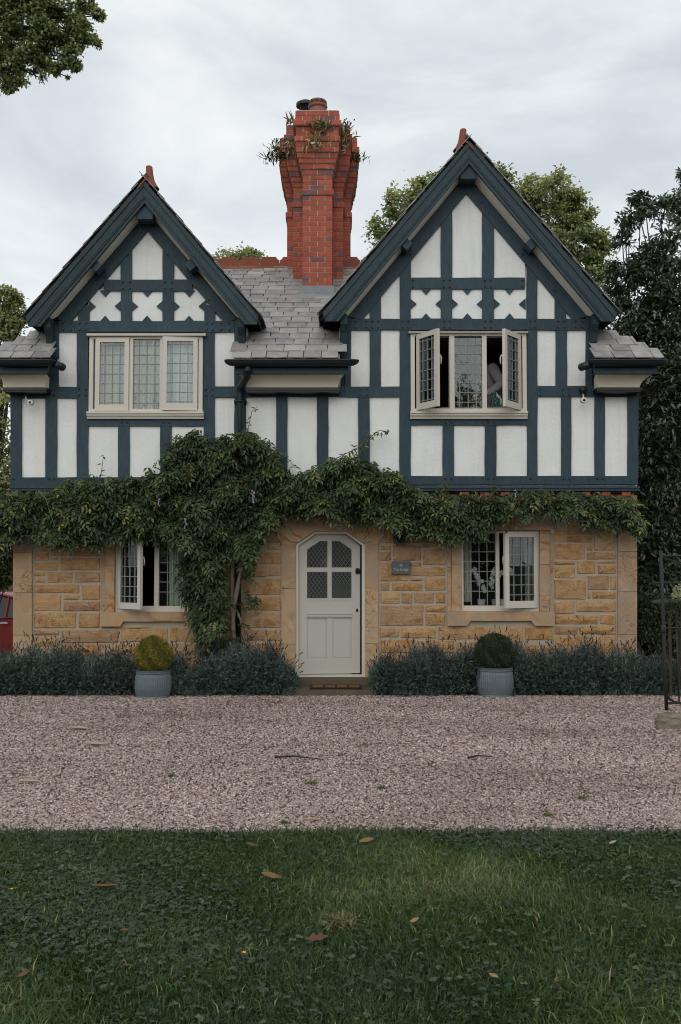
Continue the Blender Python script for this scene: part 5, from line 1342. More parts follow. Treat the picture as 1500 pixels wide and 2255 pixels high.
lavender('rounded lavender bush touching the left side of the door', 500, 655, 1414, -0.5, (0, 1))
lavender('rounded lavender bush touching the right side of the door', 814, 945, 1410, -0.5, (1, 0))
lavender('lavender bush between the door bush and the dark green box ball', 940, 1075, 1408)
lavender('lavender bush right of the dark green box ball under the quoins', 1075, 1330, 1408)
lavender('ragged lavender bush at the right corner behind the iron gate', 1325, 1500, 1420, -0.45, (0, 1))

# ------------------------------------------------------------------ planters and box balls
def planter(px, pyt, pyb, wpx, label):
    g_ = gnd(px, pyb-1); Yp = g_.y+0.22; c = at(px, pyt, Yp); s_ = (Yp-CAMY)/FPX; r_ = wpx/2*s_; h = at(px, pyt, Yp-0.2).z; x = c.x
    root = empty('zinc_planter', (x, Yp, 0)); tag(root, label, 'planter', 'zinc planters either side of the door')
    body = [(r_*0.93, 0.0), (r_*0.95, 0.012), (r_*0.87, 0.02), (r_*0.94, h*0.10), (r_*0.995, h*0.32), (r_*1.0, h*0.52), (r_*0.97, h*0.76), (r_*0.92, h*0.88)]
    m_ = MB(); N = 144
    m_.lathe(body[2:], N, rmod=lambda r, z, k: r*(1+0.022*(k % 3 == 0)))
    m_.build('ribbed_body', M['zinc'], root)
    rim = MB().lathe([(r_*0.955, h*0.88), (r_*0.985, h*0.89), (r_*0.985, h*0.925), (r_*0.95, h*0.935), (r_*0.95, h*0.965), (r_*0.98, h*0.97), (r_*0.985, h*0.99), (r_*0.95, h), (r_*0.90, h*0.99), (r_*0.89, h*0.9)], 48)
    shade_auto(rim.build('rim', M['zinc'], root), 50)
    shade_auto(MB().lathe([(r_*0.93, 0.0), (r_*0.95, 0.006), (r_*0.95, 0.018), (r_*0.92, 0.03)], 48).build('base_band', M['zinc'], root), 50)
    MB().lathe([(r_*0.89, h*0.88), (r_*0.88, h*0.90)], 32).build('compost', M['soil'], root)
    return x, Yp, h, r_
def boxball(x, Yp, h, r_, H_, mat, label, cone):
    root = empty('box_ball', (x, Yp, h-0.03)); tag(root, label, 'box shrub', 'box shrubs in the planters')
    n = 15000; d = rnd3(n); lat = (d[:, 2]+1)/2
    lump = 1+0.05*np.sin(d[:, 0]*9+1)*np.sin(d[:, 2]*8+2)+0.035*np.sin(d[:, 1]*14)*np.cos(d[:, 0]*13)
    stray = 1+0.13*(RNG.random(n) < 0.03)*RNG.random(n); rad = stray*np.where(RNG.random(n) < 0.75, RNG.uniform(0.90, 1.03, n), RNG.uniform(0.6, 0.95, n))*lump
    sx = 1.0 if not cone else np.where(lat > 0.45, 1.02-0.42*(lat-0.45)**1.0, 1.02)
    P = np.stack([d[:, 0]*rad*r_*1.03*sx, d[:, 1]*rad*r_*1.03*sx, H_/2+d[:, 2]*rad*H_*0.52], 1)
    dv = unit(d+rnd3(n)*0.8); ll = RNG.uniform(0.012, 0.024, n)
    tt = np.clip(0.45+0.22*np.sin(d[:, 0]*7+d[:, 2]*5)+RNG.normal(0, 0.2, n), 0, 1)
    V, F, T = leaves(P, dv, unit(d*0.6+np.array([[0, 0, 0.7]])+rnd3(n)*0.6), ll, ll*0.6, tt, 0.1, 0.1)
    np_mesh('foliage', V, F, mat, root, T)
    MB().tube([(0, 0, -0.02), (0.01, 0, H_*0.3), (0, 0.01, H_*0.6)], [0.018, 0.014, 0.008], 7).build('stem', M['bark'], root)
pl = planter(338, 1478, 1541, 78, 'ribbed zinc planter left of the door holding the yellowing box')
boxball(*pl, at(338, 1403, pl[1]).z-pl[2]+0.03, M['boxy'], 'yellowing egg shaped box ball in the planter left of the door', True)
pl = planter(1090, 1472, 1538, 80, 'ribbed zinc planter right of the door holding the dark green box')
boxball(*pl, at(1090, 1398, pl[1]).z-pl[2]+0.03, M['boxg'], 'dark green round box ball in the planter right of the door', False)

# ------------------------------------------------------------------ doormat
root = empty('doormat', (at(740, 1510, -0.52).x, -0.53, 0.07)); tag(root, 'brown coir doormat in a black rubber grid on the doorstep', 'doormat')
w, d = 0.335, 0.155
m_ = MB().box(-w, w, -d, d, 0.001, 0.008)
ring2 = [(-w, w, -d, -d+0.035), (-w, w, d-0.035, d), (-w, -w+0.03, -d+0.035, d-0.035), (w-0.03, w, -d+0.035, d-0.035)]
for (a, b, c, e) in ring2: m_.box(a, b, c, e, 0.0085, 0.024)
for k in range(1, 4):
    x = -w+0.03+(2*w-0.06)*k/4; m_.box(x-0.010, x+0.010, -d+0.035, d-0.035, 0.0085, 0.023)
m_.build('rubber_frame', M['rubber'], root)
for k in range(4):
    a = -w+0.03+(2*w-0.06)*k/4+(0.011 if k else 0.001); b = -w+0.03+(2*w-0.06)*(k+1)/4-(0.011 if k < 3 else 0.001)
    m_ = MB()
    for j in range(10):
        yy = -d+0.037+(2*d-0.074)*j/10; m_.box(a+random.uniform(0, .003), b, yy, yy+(2*d-0.074)/10*0.72, 0.009, 0.020+random.uniform(0, 0.004))
    m_.build('coir_panel', M['coir'], root)

# ------------------------------------------------------------------ plaque, cameras, lanterns
a = rect(862.5, 1236, 904, 1264.5, -0.04); pc = Vector(((a[0]+a[1])/2, -0.045, a[2])); pw, ph = (a[1]-a[0])/2, a[3]-a[2]
root = empty('house_sign', pc); tag(root, 'small grey slate sign reading Top Lodge beside the door', 'sign')
MB().box(-pw, pw, -0.008, 0.008, 0, ph).build('sign_plate', M['plaque'], root)
for (sx, sz) in ((-1, 0.07), (1, 0.07), (-1, 0.93), (1, 0.93)):
    MB().tube([(sx*pw*0.92, -0.007, ph*sz), (sx*pw*0.92, -0.020, ph*sz)], [0.008, 0.006], 10).tube([(sx*pw*0.92, 0.0085, ph*sz), (sx*pw*0.92, 0.03, ph*sz)], [0.006, 0.006], 6).build('sign_screw', M['chrome'], root)
cu = bpy.data.curves.new('sign_lettering', 'FONT'); cu.body = 'Top Lodge'; cu.size = 0.050; cu.align_x = 'CENTER'; cu.extrude = 0.0008; cu.resolution_u = 3; cu.offset = 0.0002
tmp = bpy.data.objects.new('tmp', cu); COL.objects.link(tmp); dg = bpy.context.evaluated_depsgraph_get(); dg.update()
tm = bpy.data.meshes.new_from_object(tmp.evaluated_get(dg)); bpy.data.objects.remove(tmp); tm.materials.clear(); tm.materials.append(M['letter']); tm.name = 'sign_lettering'
o = link('sign_lettering', tm, root, (0, -0.0095, ph*0.28)); o.rotation_euler = (pi/2, 0, 0); o.scale = (0.90, 1.0, 1.0)
em = MB()
for k in range(24):
    t0, t1 = 2*pi*k/24, 2*pi*(k+1)/24
    em.prism([(0.019*cos(t0), ph*0.70+0.019*sin(t0)), (0.019*cos(t1), ph*0.70+0.019*sin(t1)), (0.0155*cos(t1), ph*0.70+0.0155*sin(t1)), (0.0155*cos(t0), ph*0.70+0.0155*sin(t0))], -0.0098, -0.007)
for k in range(4):
    t = k*pi/2; cx_, cz_ = 0.0075*cos(t), ph*0.70+0.0075*sin(t)
    em.prism([(cx_+0.005*cos(t), cz_+0.005*sin(t)), (cx_-0.005*sin(t), cz_+0.005*cos(t)), (cx_-0.005*cos(t), cz_-0.005*sin(t)), (cx_+0.005*sin(t), cz_-0.005*cos(t))], -0.0098, -0.0072)
em.build('sign_emblem', M['letter'], root)
def cctv(px, py, label, arm):
    c = at(px, py, -0.30); root = empty('security_camera', c); tag(root, label, 'security camera', 'security cameras under the eaves')
    MB().tube([(0, 0.03, 0.0), (0, -0.06, -0.004)], [0.034, 0.036], 16).build('camera_body', M['white'], root, True)
    shade_auto(MB().tube([(0, -0.061, -0.004), (0, -0.066, -0.004)], [0.031, 0.029], 16).build('camera_face', M['white'], root), 30)
    MB().tube([(0, -0.067, -0.004), (0, -0.071, -0.004)], [0.018, 0.016], 14).build('lens', M['black'], root, True)
    b = at(*arm, -0.17)-c
    MB().tube([(0, 0.035, 0.0), (b.x*0.5, 0.06, 0.01), (b.x, b.y-0.02, b.z*0.6), (b.x, b.y, b.z)], 0.011, 8).build('bracket_arm', M['white'], root, True)
    MB().tube([b+Vector((0, 0.022, 0.02)), b+Vector((0, -0.06, 0.02))], [0.05, 0.046], 14).build('junction_box', M['iron'], root, True)
cctv(69, 887, 'white bullet security camera under the far left eave', (58, 868))
cctv(1284, 882, 'white bullet security camera on the right wing below the rail', (1284, 863))
def lantern(px0, px1, py0, py1, label):
    a = rect(px0, py0, px1, py1, -0.10); c = Vector(((a[0]+a[1])/2, -0.10, a[2])); hw = (a[1]-a[0])/2; h = a[3]-a[2]
    root = empty('wall_lantern', c); tag(root, label, 'lantern', 'wall lanterns beside the door'); m_ = MB()
    for sx in (-1, 1):
        for sy in (-1, 1): m_.box(sx*hw-0.008, sx*hw+0.008, sy*hw*0.8-0.008, sy*hw*0.8+0.008, 0.0, h*0.85)
    m_.box(-hw-0.01, hw+0.01, -hw*0.9, hw*0.9, -0.012, 0.004); m_.prism([(-hw-0.02, h*0.85), (hw+0.02, h*0.85), (hw*0.3, h*1.05), (-hw*0.3, h*1.05)], -hw*0.95, hw*0.95)
    m_.box(-hw*0.6, hw*0.6, hw*0.85, 0.11, h*0.2, h*0.75); m_.build('lantern_frame', M['iron'], root)
    m_ = MB()
    for s_ in (-1, 1): m_.box(-hw+0.009, hw-0.009, s_*hw*0.8-0.002, s_*hw*0.8+0.002, 0.006, h*0.84); m_.box(s_*hw-0.002, s_*hw+0.002, -hw*0.8+0.009, hw*0.8-0.009, 0.006, h*0.84)
    m_.build('lantern_glass', M['glass'], root)
    MB().tube([(0, 0, 0.005), (0, 0, h*0.4)], 0.014, 8).build('lamp_holder', M['black'], root)
lantern(566, 580, 1158, 1198, 'small dark wall lantern left of the door half hidden by leaves')
lantern(870, 892, 1163, 1196, 'small dark wall lantern right of the door above the slate sign')

# ------------------------------------------------------------------ iron gate and boulder
gp = gnd(1468, 1568); Yg = -3.2
g0, g1 = at(1455, 1212, Yg), at(1468, 1560, Yg-0.05)
root = empty('iron_gate', (g1.x, Yg, 0.0)); tag(root, 'old black iron gate leaf at the right edge of the drive', 'gate'); iv = -Vector(root.location)
def iron(name, pts, r_, n=8): return MB().tube([Vector(p)+iv for p in pts], r_, n).build(name, M['rust'], root, True)
iron('gate_stile', [g1+Vector((0, 0, -0.02)), g1.lerp(g0, 0.35), g1.lerp(g0, 0.7), g0], [0.019, 0.018, 0.018, 0.020])
tip = g0; GW = 1.35; dx = Vector((1, 0.22, 0)).normalized()
def rail(py, r_, x_off=0.0, name='gate_rail'):
    t = (1560-py)/(1560-1212); s_ = g1.lerp(g0, t); return iron(name, [s_-dx*x_off, s_+dx*GW*0.5, s_+dx*GW], r_)
rail(1224, 0.012); rail(1284, 0.010, 0.085); rail(1384, 0.010); rail(1549, 0.013)
def sp(t): return g1.lerp(g0, t)
iron('gate_brace', [sp(0.955)+dx*0.02, sp(0.94)+dx*0.10, sp(0.905)+dx*0.25, sp(0.80)+dx*0.7], 0.008)
iron('gate_brace', [sp(0.12), sp(0.065)+dx*0.03, sp(0.04)+dx*0.09, sp(0.03)+dx*0.2], [0.010, 0.014, 0.012, 0.008])
iron('gate_brace', [sp(0.99), sp(0.965)+dx*0.03, sp(0.955)+dx*0.09], [0.010, 0.014, 0.010])
for k in range(1, 9):
    b0 = sp(0.03)+dx*(0.145*k); b1 = sp(0.50)+dx*(0.145*k); iron('gate_bar', [b0, b0.lerp(b1, 0.5), b1], 0.008, 6)
iron('gate_stile', [sp(0.0)+dx*GW+Vector((0, 0, -0.1)), sp(0.5)+dx*GW, sp(1.0)+dx*GW], 0.018)
iron('gate_collar', [sp(0.475), sp(0.485), sp(0.515), sp(0.525)], [0.020, 0.027, 0.027, 0.020])
def boulder(px0, px1, py0, py1):
    base = gnd((px0+px1)/2, py1-4); Yk = base.y+0.10; wv = (px1-px0)/2*(Yk-CAMY)/FPX; h = at(1475, py0, Yk).z; m_ = MB(); N, K = 14, 8
    root = empty('boulder', (at((px0+px1)/2, 1600, Yk).x, Yk, 0)); tag(root, 'squat mossy boulder lying at the foot of the iron gate', 'boulder')
    rr = random.Random(4)
    for j in range(K+1):
        t = j/K; ph_ = t*pi/2
        for i in range(N):
            a = 2*pi*i/N; sq = 1/max(abs(cos(a)), abs(sin(a)))**0.6
            r_ = wv*(cos(ph_)**0.28 if j < K else 0.02)*sq*(1+rr.uniform(-0.11, 0.09)); m_.v.append((r_*cos(a)*1.0, r_*0.85*sin(a), h*(sin(ph_)**0.8)*(1+rr.uniform(-0.05, 0.05))-0.02))
    for j in range(K):
        for i in range(N): m_.f.append((j*N+i, j*N+(i+1) % N, (j+1)*N+(i+1) % N, (j+1)*N+i))
    m_.f.append(tuple(K*N+i for i in range(N))); m_.f.append(tuple(range(N-1, -1, -1)))
    o = m_.build('rock', M['rock'], root, True); sb = o.modifiers.new('sub', 'SUBSURF'); sb.subdivision_type = 'SIMPLE'; sb.levels = 1; sb.render_levels = 1
boulder(1446, 1512, 1566, 1611)

# fern and hydrangea by the gate
root = empty('fern', (at(1480, 1330, -1.0).x, -0.9, 0.0)); tag(root, 'upright fern fronds seen through the iron gate', 'fern'); parts = []
cz = at(1480, 1310, -0.9).z
for k in range(9):
    a = k*0.7; L_ = 0.30; b0 = np.array([0.0, 0.0, cz-0.22]); dirf = np.array([cos(a)*0.45, sin(a)*0.3-0.2, 1.0]); dirf /= np.linalg.norm(dirf)
    t = np.linspace(0.15, 1, 16); P = b0+dirf*L_*t[:, None]+np.array([[cos(a)*0.12, 0, -0.14]])*(t**2)[:, None]
    for sg in (-1, 1):
        sd = np.cross(dirf, [0, -1, 0.2]); sd /= np.linalg.norm(sd); ll = 0.055*np.sin(t*2.6+0.35)
        parts.append(leaves(P, np.tile(sd*sg+dirf*0.5, (16, 1)), np.tile([0, -0.8, 0.5], (16, 1)), np.abs(ll)+0.01, 0.022, RNG.random(16), 0, 0.1))
V, F, T = join(parts); np_mesh('frond', V, F, M['fern'], root, T)
MB().tube([(0, 0, 0), (0, 0, cz-0.3)], 0.02, 6).build('stalk', M['bark'], root)
root = empty('hydrangea', (at(1492, 1320, -0.8).x, -0.8, 0.0)); tag(root, 'greenish white hydrangea heads beside the iron gate', 'hydrangea'); parts = []; st = MB()
for (px, py, rp_) in ((1492,1300,9), (1506,1288,10), (1500,1312,9), (1488,1312,7)):
    c = np.array(at(px, py, -0.8))-np.array(root.location); d = rnd3(160); r_ = rp_*0.0058
    parts.append(leaves(c+d*r_, rnd3(160), d, 0.022, 0.02, RNG.random(160), 0.05, 0.1)); st.tube([(0, 0, 0), (c[0]*0.4, c[1], c[2]*0.5), tuple(c)], 0.006, 5)
V, F, T = join(parts); np_mesh('flower_head', V, F, M['hyd'], root, T); st.build('stem', M['bark'], root)

# ------------------------------------------------------------------ red car behind the left corner
Yc = 7.2; zc = -0.42
cx0 = at(14, 1355, Yc).x
root = empty('parked_car', (cx0-1.05, Yc+0.85, zc)); tag(root, 'red hatchback car parked behind the left corner of the house', 'car')
LB = [(-2.05, 0.32), (-2.08, 0.55), (-2.0, 0.78), (-1.25, 0.92), (2.1, 0.98), (2.25, 0.80), (2.3, 0.45), (2.2, 0.30), (2.0, 0.28), (1.8, 0.28), (-1.7, 0.28)]
m_ = MB(); N = len(LB)
secs = [(-0.82, 0.94, 0.0), (-0.86, 1.0, 0.0), (0.86, 1.0, 0.0), (0.82, 0.94, 0.0)]
for (yy, sc, _) in secs:
    for (x, z) in LB: m_.v.append((x*sc+0.0, yy, 0.6+(z-0.6)*sc))
for i in range(3):
    for k in range(N): m_.f.append((i*N+k, i*N+(k+1) % N, (i+1)*N+(k+1) % N, (i+1)*N+k))
m_.f.append(tuple(range(N))); m_.f.append(tuple(3*N+k for k in range(N)))
body = m_.build('car_body', M['carred'], root)
cab = [(-1.20, 0.93), (-0.45, 1.40), (0.75, 1.44), (1.35, 1.32), (1.85, 0.985)]
m_ = MB(); n = len(cab)
for (yy, ins) in ((-0.80, 0.0), (-0.66, 1.0), (0.66, 1.0), (0.80, 0.0)):
    for (x, z) in cab: m_.v.append((x, (-0.80 if yy < 0 else 0.80)*(1-0.17*((z-0.93)/0.5)), z))
m_.f = [tuple(range(n)), tuple(range(3*n, 4*n))]
for k in range(n): m_.f.append((k, (k+1) % n, 3*n+(k+1) % n, 3*n+k))
m_.v = m_.v; m_.build('cabin_glass', M['black'], body)
fr = MB()
for s_ in (-1, 1):
    pr = [Vector((x, s_*(0.805*(1-0.17*((z-0.93)/0.5))), z+0.012)) for x, z in cab]; fr.tube(pr, 0.035, 6)
    for x in (0.30, 1.02): fr.tube([(x, s_*0.80, 0.95), (x+0.03, s_*0.68, 1.40)], 0.03, 6)
fr.prism([(-0.5, 1.385), (0.75, 1.425), (1.32, 1.31), (1.32, 1.345), (0.75, 1.46), (-0.5, 1.42)], -0.66, 0.66)
fr.build('roof_frame', M['carred'], body)
MB().box(-1.2, 1.86, -0.815, -0.795, 0.945, 0.965).box(-1.2, 1.86, 0.795, 0.815, 0.945, 0.965).build('window_trim', M['chrome'], body)
for s_ in (-1, 1):
    for x in (0.15, 1.02): MB().tube([(x-0.09, s_*0.865, 0.84), (x-0.07, s_*0.895, 0.85), (x+0.07, s_*0.895, 0.85), (x+0.09, s_*0.865, 0.84)], 0.014, 6).build('door_handle', M['chrome'], body)
    for x in (-1.35, 1.64):
        w_ = MB().tube([(x, s_*0.66, 0.31), (x, s_*0.69, 0.31), (x, s_*0.85, 0.31), (x, s_*0.875, 0.31)], [0.29, 0.31, 0.31, 0.28], 24).build('wheel', M['tyre'], root)
        MB().tube([(x, s_*0.876, 0.31), (x, s_*0.885, 0.31)], [0.20, 0.18], 20).build('rim', M['alloy'], w_)
    MB().obox((-2.0, s_*0.62, 0.70), (0.06, 0, 0.02), (0, 0.16, 0), (0, 0, 0.06)).build('headlight', M['white'], root)
    MB().obox((2.2, s_*0.70, 0.82), (0.06, 0, 0), (0, 0.11, 0), (0, 0, 0.09)).build('tail_light', M['carred'], root)

# ------------------------------------------------------------------ person ironing upstairs
def skin_body(name, joints, edges, mat, parent, sub=2):
    me = bpy.data.meshes.new(name); me.from_pydata([j[0] for j in joints], edges, [])
    o = bpy.data.objects.new(name, me); COL.objects.link(o)
    o.modifiers.new('skin', 'SKIN'); sm = me.skin_vertices[0].data
    for i, j in enumerate(joints): sm[i].radius = (j[1], j[1] if len(j) < 3 else j[2])
    sm[0].use_root = True
    s_ = o.modifiers.new('sub', 'SUBSURF'); s_.levels = sub; s_.render_levels = sub
    dg_ = bpy.context.evaluated_depsgraph_get(); dg_.update()
    me2 = bpy.data.meshes.new_from_object(o.evaluated_get(dg_)); bpy.data.objects.remove(o); me2.name = name
    me2.materials.clear(); me2.materials.append(mat); me2.polygons.foreach_set('use_smooth', [True]*len(me2.polygons))
    return link(name, me2, parent)
fz = ZB+0.06
SH = at(1086, 811, 0.62); EL = at(1104, 846, 0.50); HA = at(1066, 871, 0.42)
pel = Vector((SH.x+0.20, 1.02, fz+0.90)); root = empty('person', (pel.x, pel.y, fz)); iv = -Vector(root.location)
tag(root, 'person in a grey jumper bending over beside the iron in the open upstairs window', 'person')
chest = Vector((SH.x-0.02, 0.84, SH.z-0.06)); SHB = SH+Vector((-0.06, 0.42, 0.0)); neck = Vector((SH.x-0.12, 0.80, SH.z+0.07)); head = Vector((SH.x-0.22, 0.74, SH.z+0.16))
ELB = SHB+Vector((-0.10, -0.06, -0.27)); HB = Vector((HA.x-0.10, 0.62, HA.z+0.02))
kn = [Vector((pel.x+0.04, pel.y-s_*0.11, fz+0.47)) for s_ in (1, -1)]; ft = [Vector((pel.x+0.03, pel.y-s_*0.12, fz+0.09)) for s_ in (1, -1)]
J = [(pel, .13, .15), (pel.lerp(chest, .5), .13, .16), (chest, .14, .18), (neck, .055), (head, .085, .10), (head+Vector((-.03, -.01, .10)), .075, .085), (SH, .065), (EL, .045), (HA, .032), (SHB, .065), (ELB, .045), (HB, .032)]
J += [(pel+Vector((0, -.1, -.05)), .10), (kn[0], .065), (ft[0], .045), (ft[0]+Vector((-.17, 0, -.05)), .04), (pel+Vector((0, .1, -.05)), .10), (kn[1], .065), (ft[1], .045), (ft[1]+Vector((-.17, 0, -.05)), .04)]
E = [(0,1),(1,2),(2,3),(3,4),(4,5),(2,6),(6,7),(7,8),(2,9),(9,10),(10,11),(0,12),(12,13),(13,14),(14,15),(0,16),(16,17),(17,18),(18,19)]
def hand(base, dirv, b):
    dirv = dirv.normalized(); sd = dirv.cross(Vector((0, 0, 1))).normalized(); up = sd.cross(dirv); k = len(J)
    J.append((base+dirv*0.05, .034, .018)); E.append((b, k))
    for i, (o_, l_) in enumerate(((-.028, .065), (-.010, .078), (.010, .072), (.027, .055))):
        p0 = base+dirv*0.085+sd*o_; a = len(J)
        J.extend([(p0, .009), (p0+dirv*l_*0.5-up*0.012, .0085), (p0+dirv*l_*0.8-up*0.045, .0075)]); E.extend([(k, a), (a, a+1), (a+1, a+2)])
    a = len(J); J.extend([(base+dirv*0.04-sd*0.04-up*0.01, .010), (base+dirv*0.075-sd*0.055-up*0.035, .009)]); E.extend([(k, a), (a, a+1)])
hand(HA, HA-EL, 8); hand(HB, HB-ELB, 11)
skin_body('body', [((j[0]+iv),)+tuple(j[1:]) for j in J], E, M['skin'], root, 1)
Jj = [(pel+Vector((0, 0, .02)), .155, .18), (pel.lerp(chest, .5), .155, .19), (chest, .155, .21), (neck.lerp(chest, .35), .09), (SH, .092), (SH.lerp(EL, .5), .082), (EL, .075), (EL.lerp(HA, .5), .060), (HA-(HA-EL).normalized()*0.02, .050), (SHB, .09), (ELB, .07), (HB-(HB-ELB).normalized()*0.02, .048)]
jm = skin_body('jumper', [((j[0]+iv),)+tuple(j[1:]) for j in Jj], [(0,1),(1,2),(2,3),(2,4),(4,5),(5,6),(6,7),(7,8),(2,9),(9,10),(10,11)], M['jumper'], root, 2)
Jt = [(pel, .15, .175), (pel+Vector((0, -.1, -.06)), .115), (kn[0], .08), (ft[0], .07), (pel+Vector((0, .1, -.06)), .115), (kn[1], .08), (ft[1], .07)]
skin_body('trousers', [((j[0]+iv),)+tuple(j[1:]) for j in Jt], [(0,1),(1,2),(2,3),(0,4),(4,5),(5,6)], M['jeans'], root, 1)
skin_body('hair', [((head+iv+Vector((.03, 0, .03))), .10, .105), ((head+iv+Vector((.0, 0, .11))), .09, .095)], [(0, 1)], M['hair'], root, 2)
f_ = MB(); hd = head+iv+Vector((-.03, -.01, .06)); f_.obox(hd+Vector((-.085, -.02, -.01)), (.014, 0, 0), (0, .010, 0), (0, 0, .02)); f_.build('nose', M['skin'], root)
f_ = MB()
for s_ in (-1, 1): f_.obox(hd+Vector((-.078, s_*.032-.01, .018)), (.006, 0, 0), (0, .010, 0), (0, 0, .006))
f_.obox(hd+Vector((-.075, -.01, -.055)), (.006, 0, 0), (0, .022, 0), (0, 0, .005)); f_.build('eyes_and_mouth', M['hair'], root)
# ironing board and iron
bz = at(1090, 897, 0.22).z
root = empty('ironing_board', (at(1060, 900, 0.3).x, 0.34, fz)); tag(root, 'beige ironing board set up behind the open upstairs window', 'ironing board'); iv = -Vector(root.location)
top_ = [(-0.62, -0.05), (-0.55, -0.13), (-0.3, -0.17), (0.45, -0.17), (0.50, -0.12), (0.50, 0.12), (0.45, 0.17), (-0.3, 0.17), (-0.55, 0.13), (-0.62, 0.05)]
MB().prism(top_, bz-fz-0.03, bz-fz, 'z').build('board_top', M['board'], root)
MB().tube([(-0.35, -0.1, 0.01), (0.3, -0.1, bz-fz-0.03)], 0.012, 8).tube([(0.35, 0.1, 0.01), (-0.3, 0.1, bz-fz-0.03)], 0.012, 8).tube([(-0.35, -0.16, 0.012), (-0.35, 0.16, 0.012)], 0.012, 8).tube([(0.35, -0.16, 0.012), (0.35, 0.16, 0.012)], 0.012, 8).build('folding_legs', M['chrome'], root)
ip = at(1091, 896, 0.24); s_ = 0.0062
root = empty('steam_iron', (ip.x, 0.24, bz+0.001)); tag(root, 'teal steam iron standing on its heel in the open upstairs window', 'iron')
sole = [(-0.055, 0.0), (0.020, 0.0), (0.022, 0.08), (0.010, 0.17), (-0.004, 0.235), (-0.020, 0.20), (-0.045, 0.12), (-0.058, 0.05)]
MB().prism([(x, z) for x, z in [(-0.060, 0.005), (-0.052, 0.005), (-0.050, 0.06), (-0.035, 0.13), (-0.008, 0.215), (0.0, 0.235), (-0.008, 0.236), (-0.044, 0.135), (-0.060, 0.06)]], -0.045, 0.045).build('soleplate', M['chrome'], root)
bd = MB().prism([(-0.050, 0.008), (0.045, 0.0), (0.060, 0.02), (0.055, 0.10), (0.030, 0.14), (0.004, 0.228), (-0.006, 0.220), (-0.034, 0.13), (-0.049, 0.06)], -0.042, 0.042).build('iron_body', M['teal'], root)
MB().tube([(0.045, 0, 0.03), (0.075, 0, 0.04), (0.080, 0, 0.11), (0.055, 0, 0.155), (0.02, 0, 0.17)], 0.014, 8).build('iron_handle', M['white'], root, True)
MB().prism([(0.010, 0.15), (0.032, 0.135), (0.050, 0.10), (0.040, 0.16), (0.010, 0.21)], -0.044, 0.044).build('water_tank', M['white'], root)
m_ = MB()
for (x, z) in ((-0.01, 0.11), (0.02, 0.085), (-0.005, 0.06)): m_.tube([(x, -0.042, z), (x, -0.047, z)], 0.006, 10)
m_.build('iron_dial', M['white'], root)

# ------------------------------------------------------------------ orchids on the window board
def orchid(pts, label, base):
    b = at(*base, 0.34); root = empty('orchid', (b.x, b.y, at(1100, 1338, 0.2).z)); tag(root, label, 'orchid', 'orchids in the ground floor window'); iv_ = -Vector(root.location)
    MB().lathe([(0.045, 0), (0.06, 0.10), (0.065, 0.11), (0.055, 0.11)], 18).build('flower_pot', M['white'], root)
    P = [at(x, y, 0.30)+iv_ for x, y in pts]; MB().tube([(0, 0, 0.08)]+P, 0.004, 6).build('flower_stem', M['bark'], root)
    parts = []
    for i in range(1, len(P)):
        for t in (0.1, 0.35, 0.6, 0.85):
            c = np.array(P[i-1].lerp(P[i], t))+RNG.normal(0, 0.012, 3)
            for k in range(5):
                a = k*2*pi/5+RNG.random(); parts.append(leaves(c[None, :], np.array([[cos(a), -0.25, sin(a)]]), np.array([[0, -1, 0.2]]), 0.036, 0.034, np.array([0.5]), 0.08, 0.1))
    V, F, T = join(parts); np_mesh('petal', V, F, M['orchid'], root, T)
orchid([(1040,1255),(1047,1258),(1055,1272),(1062,1290),(1066,1305)], 'white orchid spray arching down at the left of the ground floor window', (1060,1330))
orchid([(1096,1262),(1090,1253),(1086,1262),(1085,1280),(1081,1295)], 'white orchid spray behind the mullion of the ground floor window', (1092,1330))
orchid([(1096,1270),(1104,1262),(1114,1256),(1122,1254),(1124,1262)], 'white orchid spray beside the open casement of the ground floor window', (1108,1330))

# ------------------------------------------------------------------ weeds on the chimney
def weed(px, py, Y, n, L_, spread, label, green=0.5, mat='straw', droop=0.3, umbel=False):
    c = at(px, py, Y); root = empty('chimney_weed', c); tag(root, label, 'weed', 'weeds rooted in the chimney')
    n = int(n*1.15); spread *= 1.9; L_ *= 0.8; P = RNG.normal(0, spread, (n, 3))*np.array([[1, 0.45, 0.55]]); d = unit(np.stack([RNG.normal(0, 0.38, n), RNG.normal(-0.3, 0.25, n), RNG.uniform(0.5, 1.2, n)], 1)-np.array([[0, 0, 1]])*droop*RNG.random(n)[:, None]*2)
    ll = L_*RNG.uniform(0.15, 1.1, n)**1.3; V, F, T = leaves(P, d, rnd3(n), ll, np.maximum(ll*0.012, 0.0022)*(2.2 if mat != 'straw' else 1), RNG.random(n), 0.1, 0.5)
    np_mesh('foliage', V, F, M[mat], root, T)
    if umbel:
        m_ = MB(); top_ = Vector((0.02, 0, L_*1.1)); m_.tube([(0, 0, 0), (0.01, 0, L_*0.6), top_], [0.006, 0.005, 0.003], 5)
        for k in range(34):
            q = top_+Vector((random.gauss(0, .045), random.gauss(0, .03), random.gauss(0, .03) if k < 22 else -random.random()*L_*0.8)); r_ = random.uniform(.006, .011); m_.obox(q, (r_, 0, 0), (0, r_, 0), (0, 0, r_))
        m_.build('seed_heads', M['bark'], root)['kind'] = 'stuff'
weed(706, 283, 1.20, 130, 0.20, 0.035, 'grass tuft at the front of the chimney below the big pot', droop=0.2)
weed(695, 312, 1.16, 60, 0.22, 0.04, 'dry drooping grass on the front corbel of the chimney', droop=1.0)
weed(612, 350, 1.85, 170, 0.16, 0.06, 'dark bushy weed on the left side of the chimney', mat='wist', droop=0.3)
weed(640, 325, 1.70, 110, 0.20, 0.05, 'dry hanging grass in the left notch of the chimney', droop=0.8)
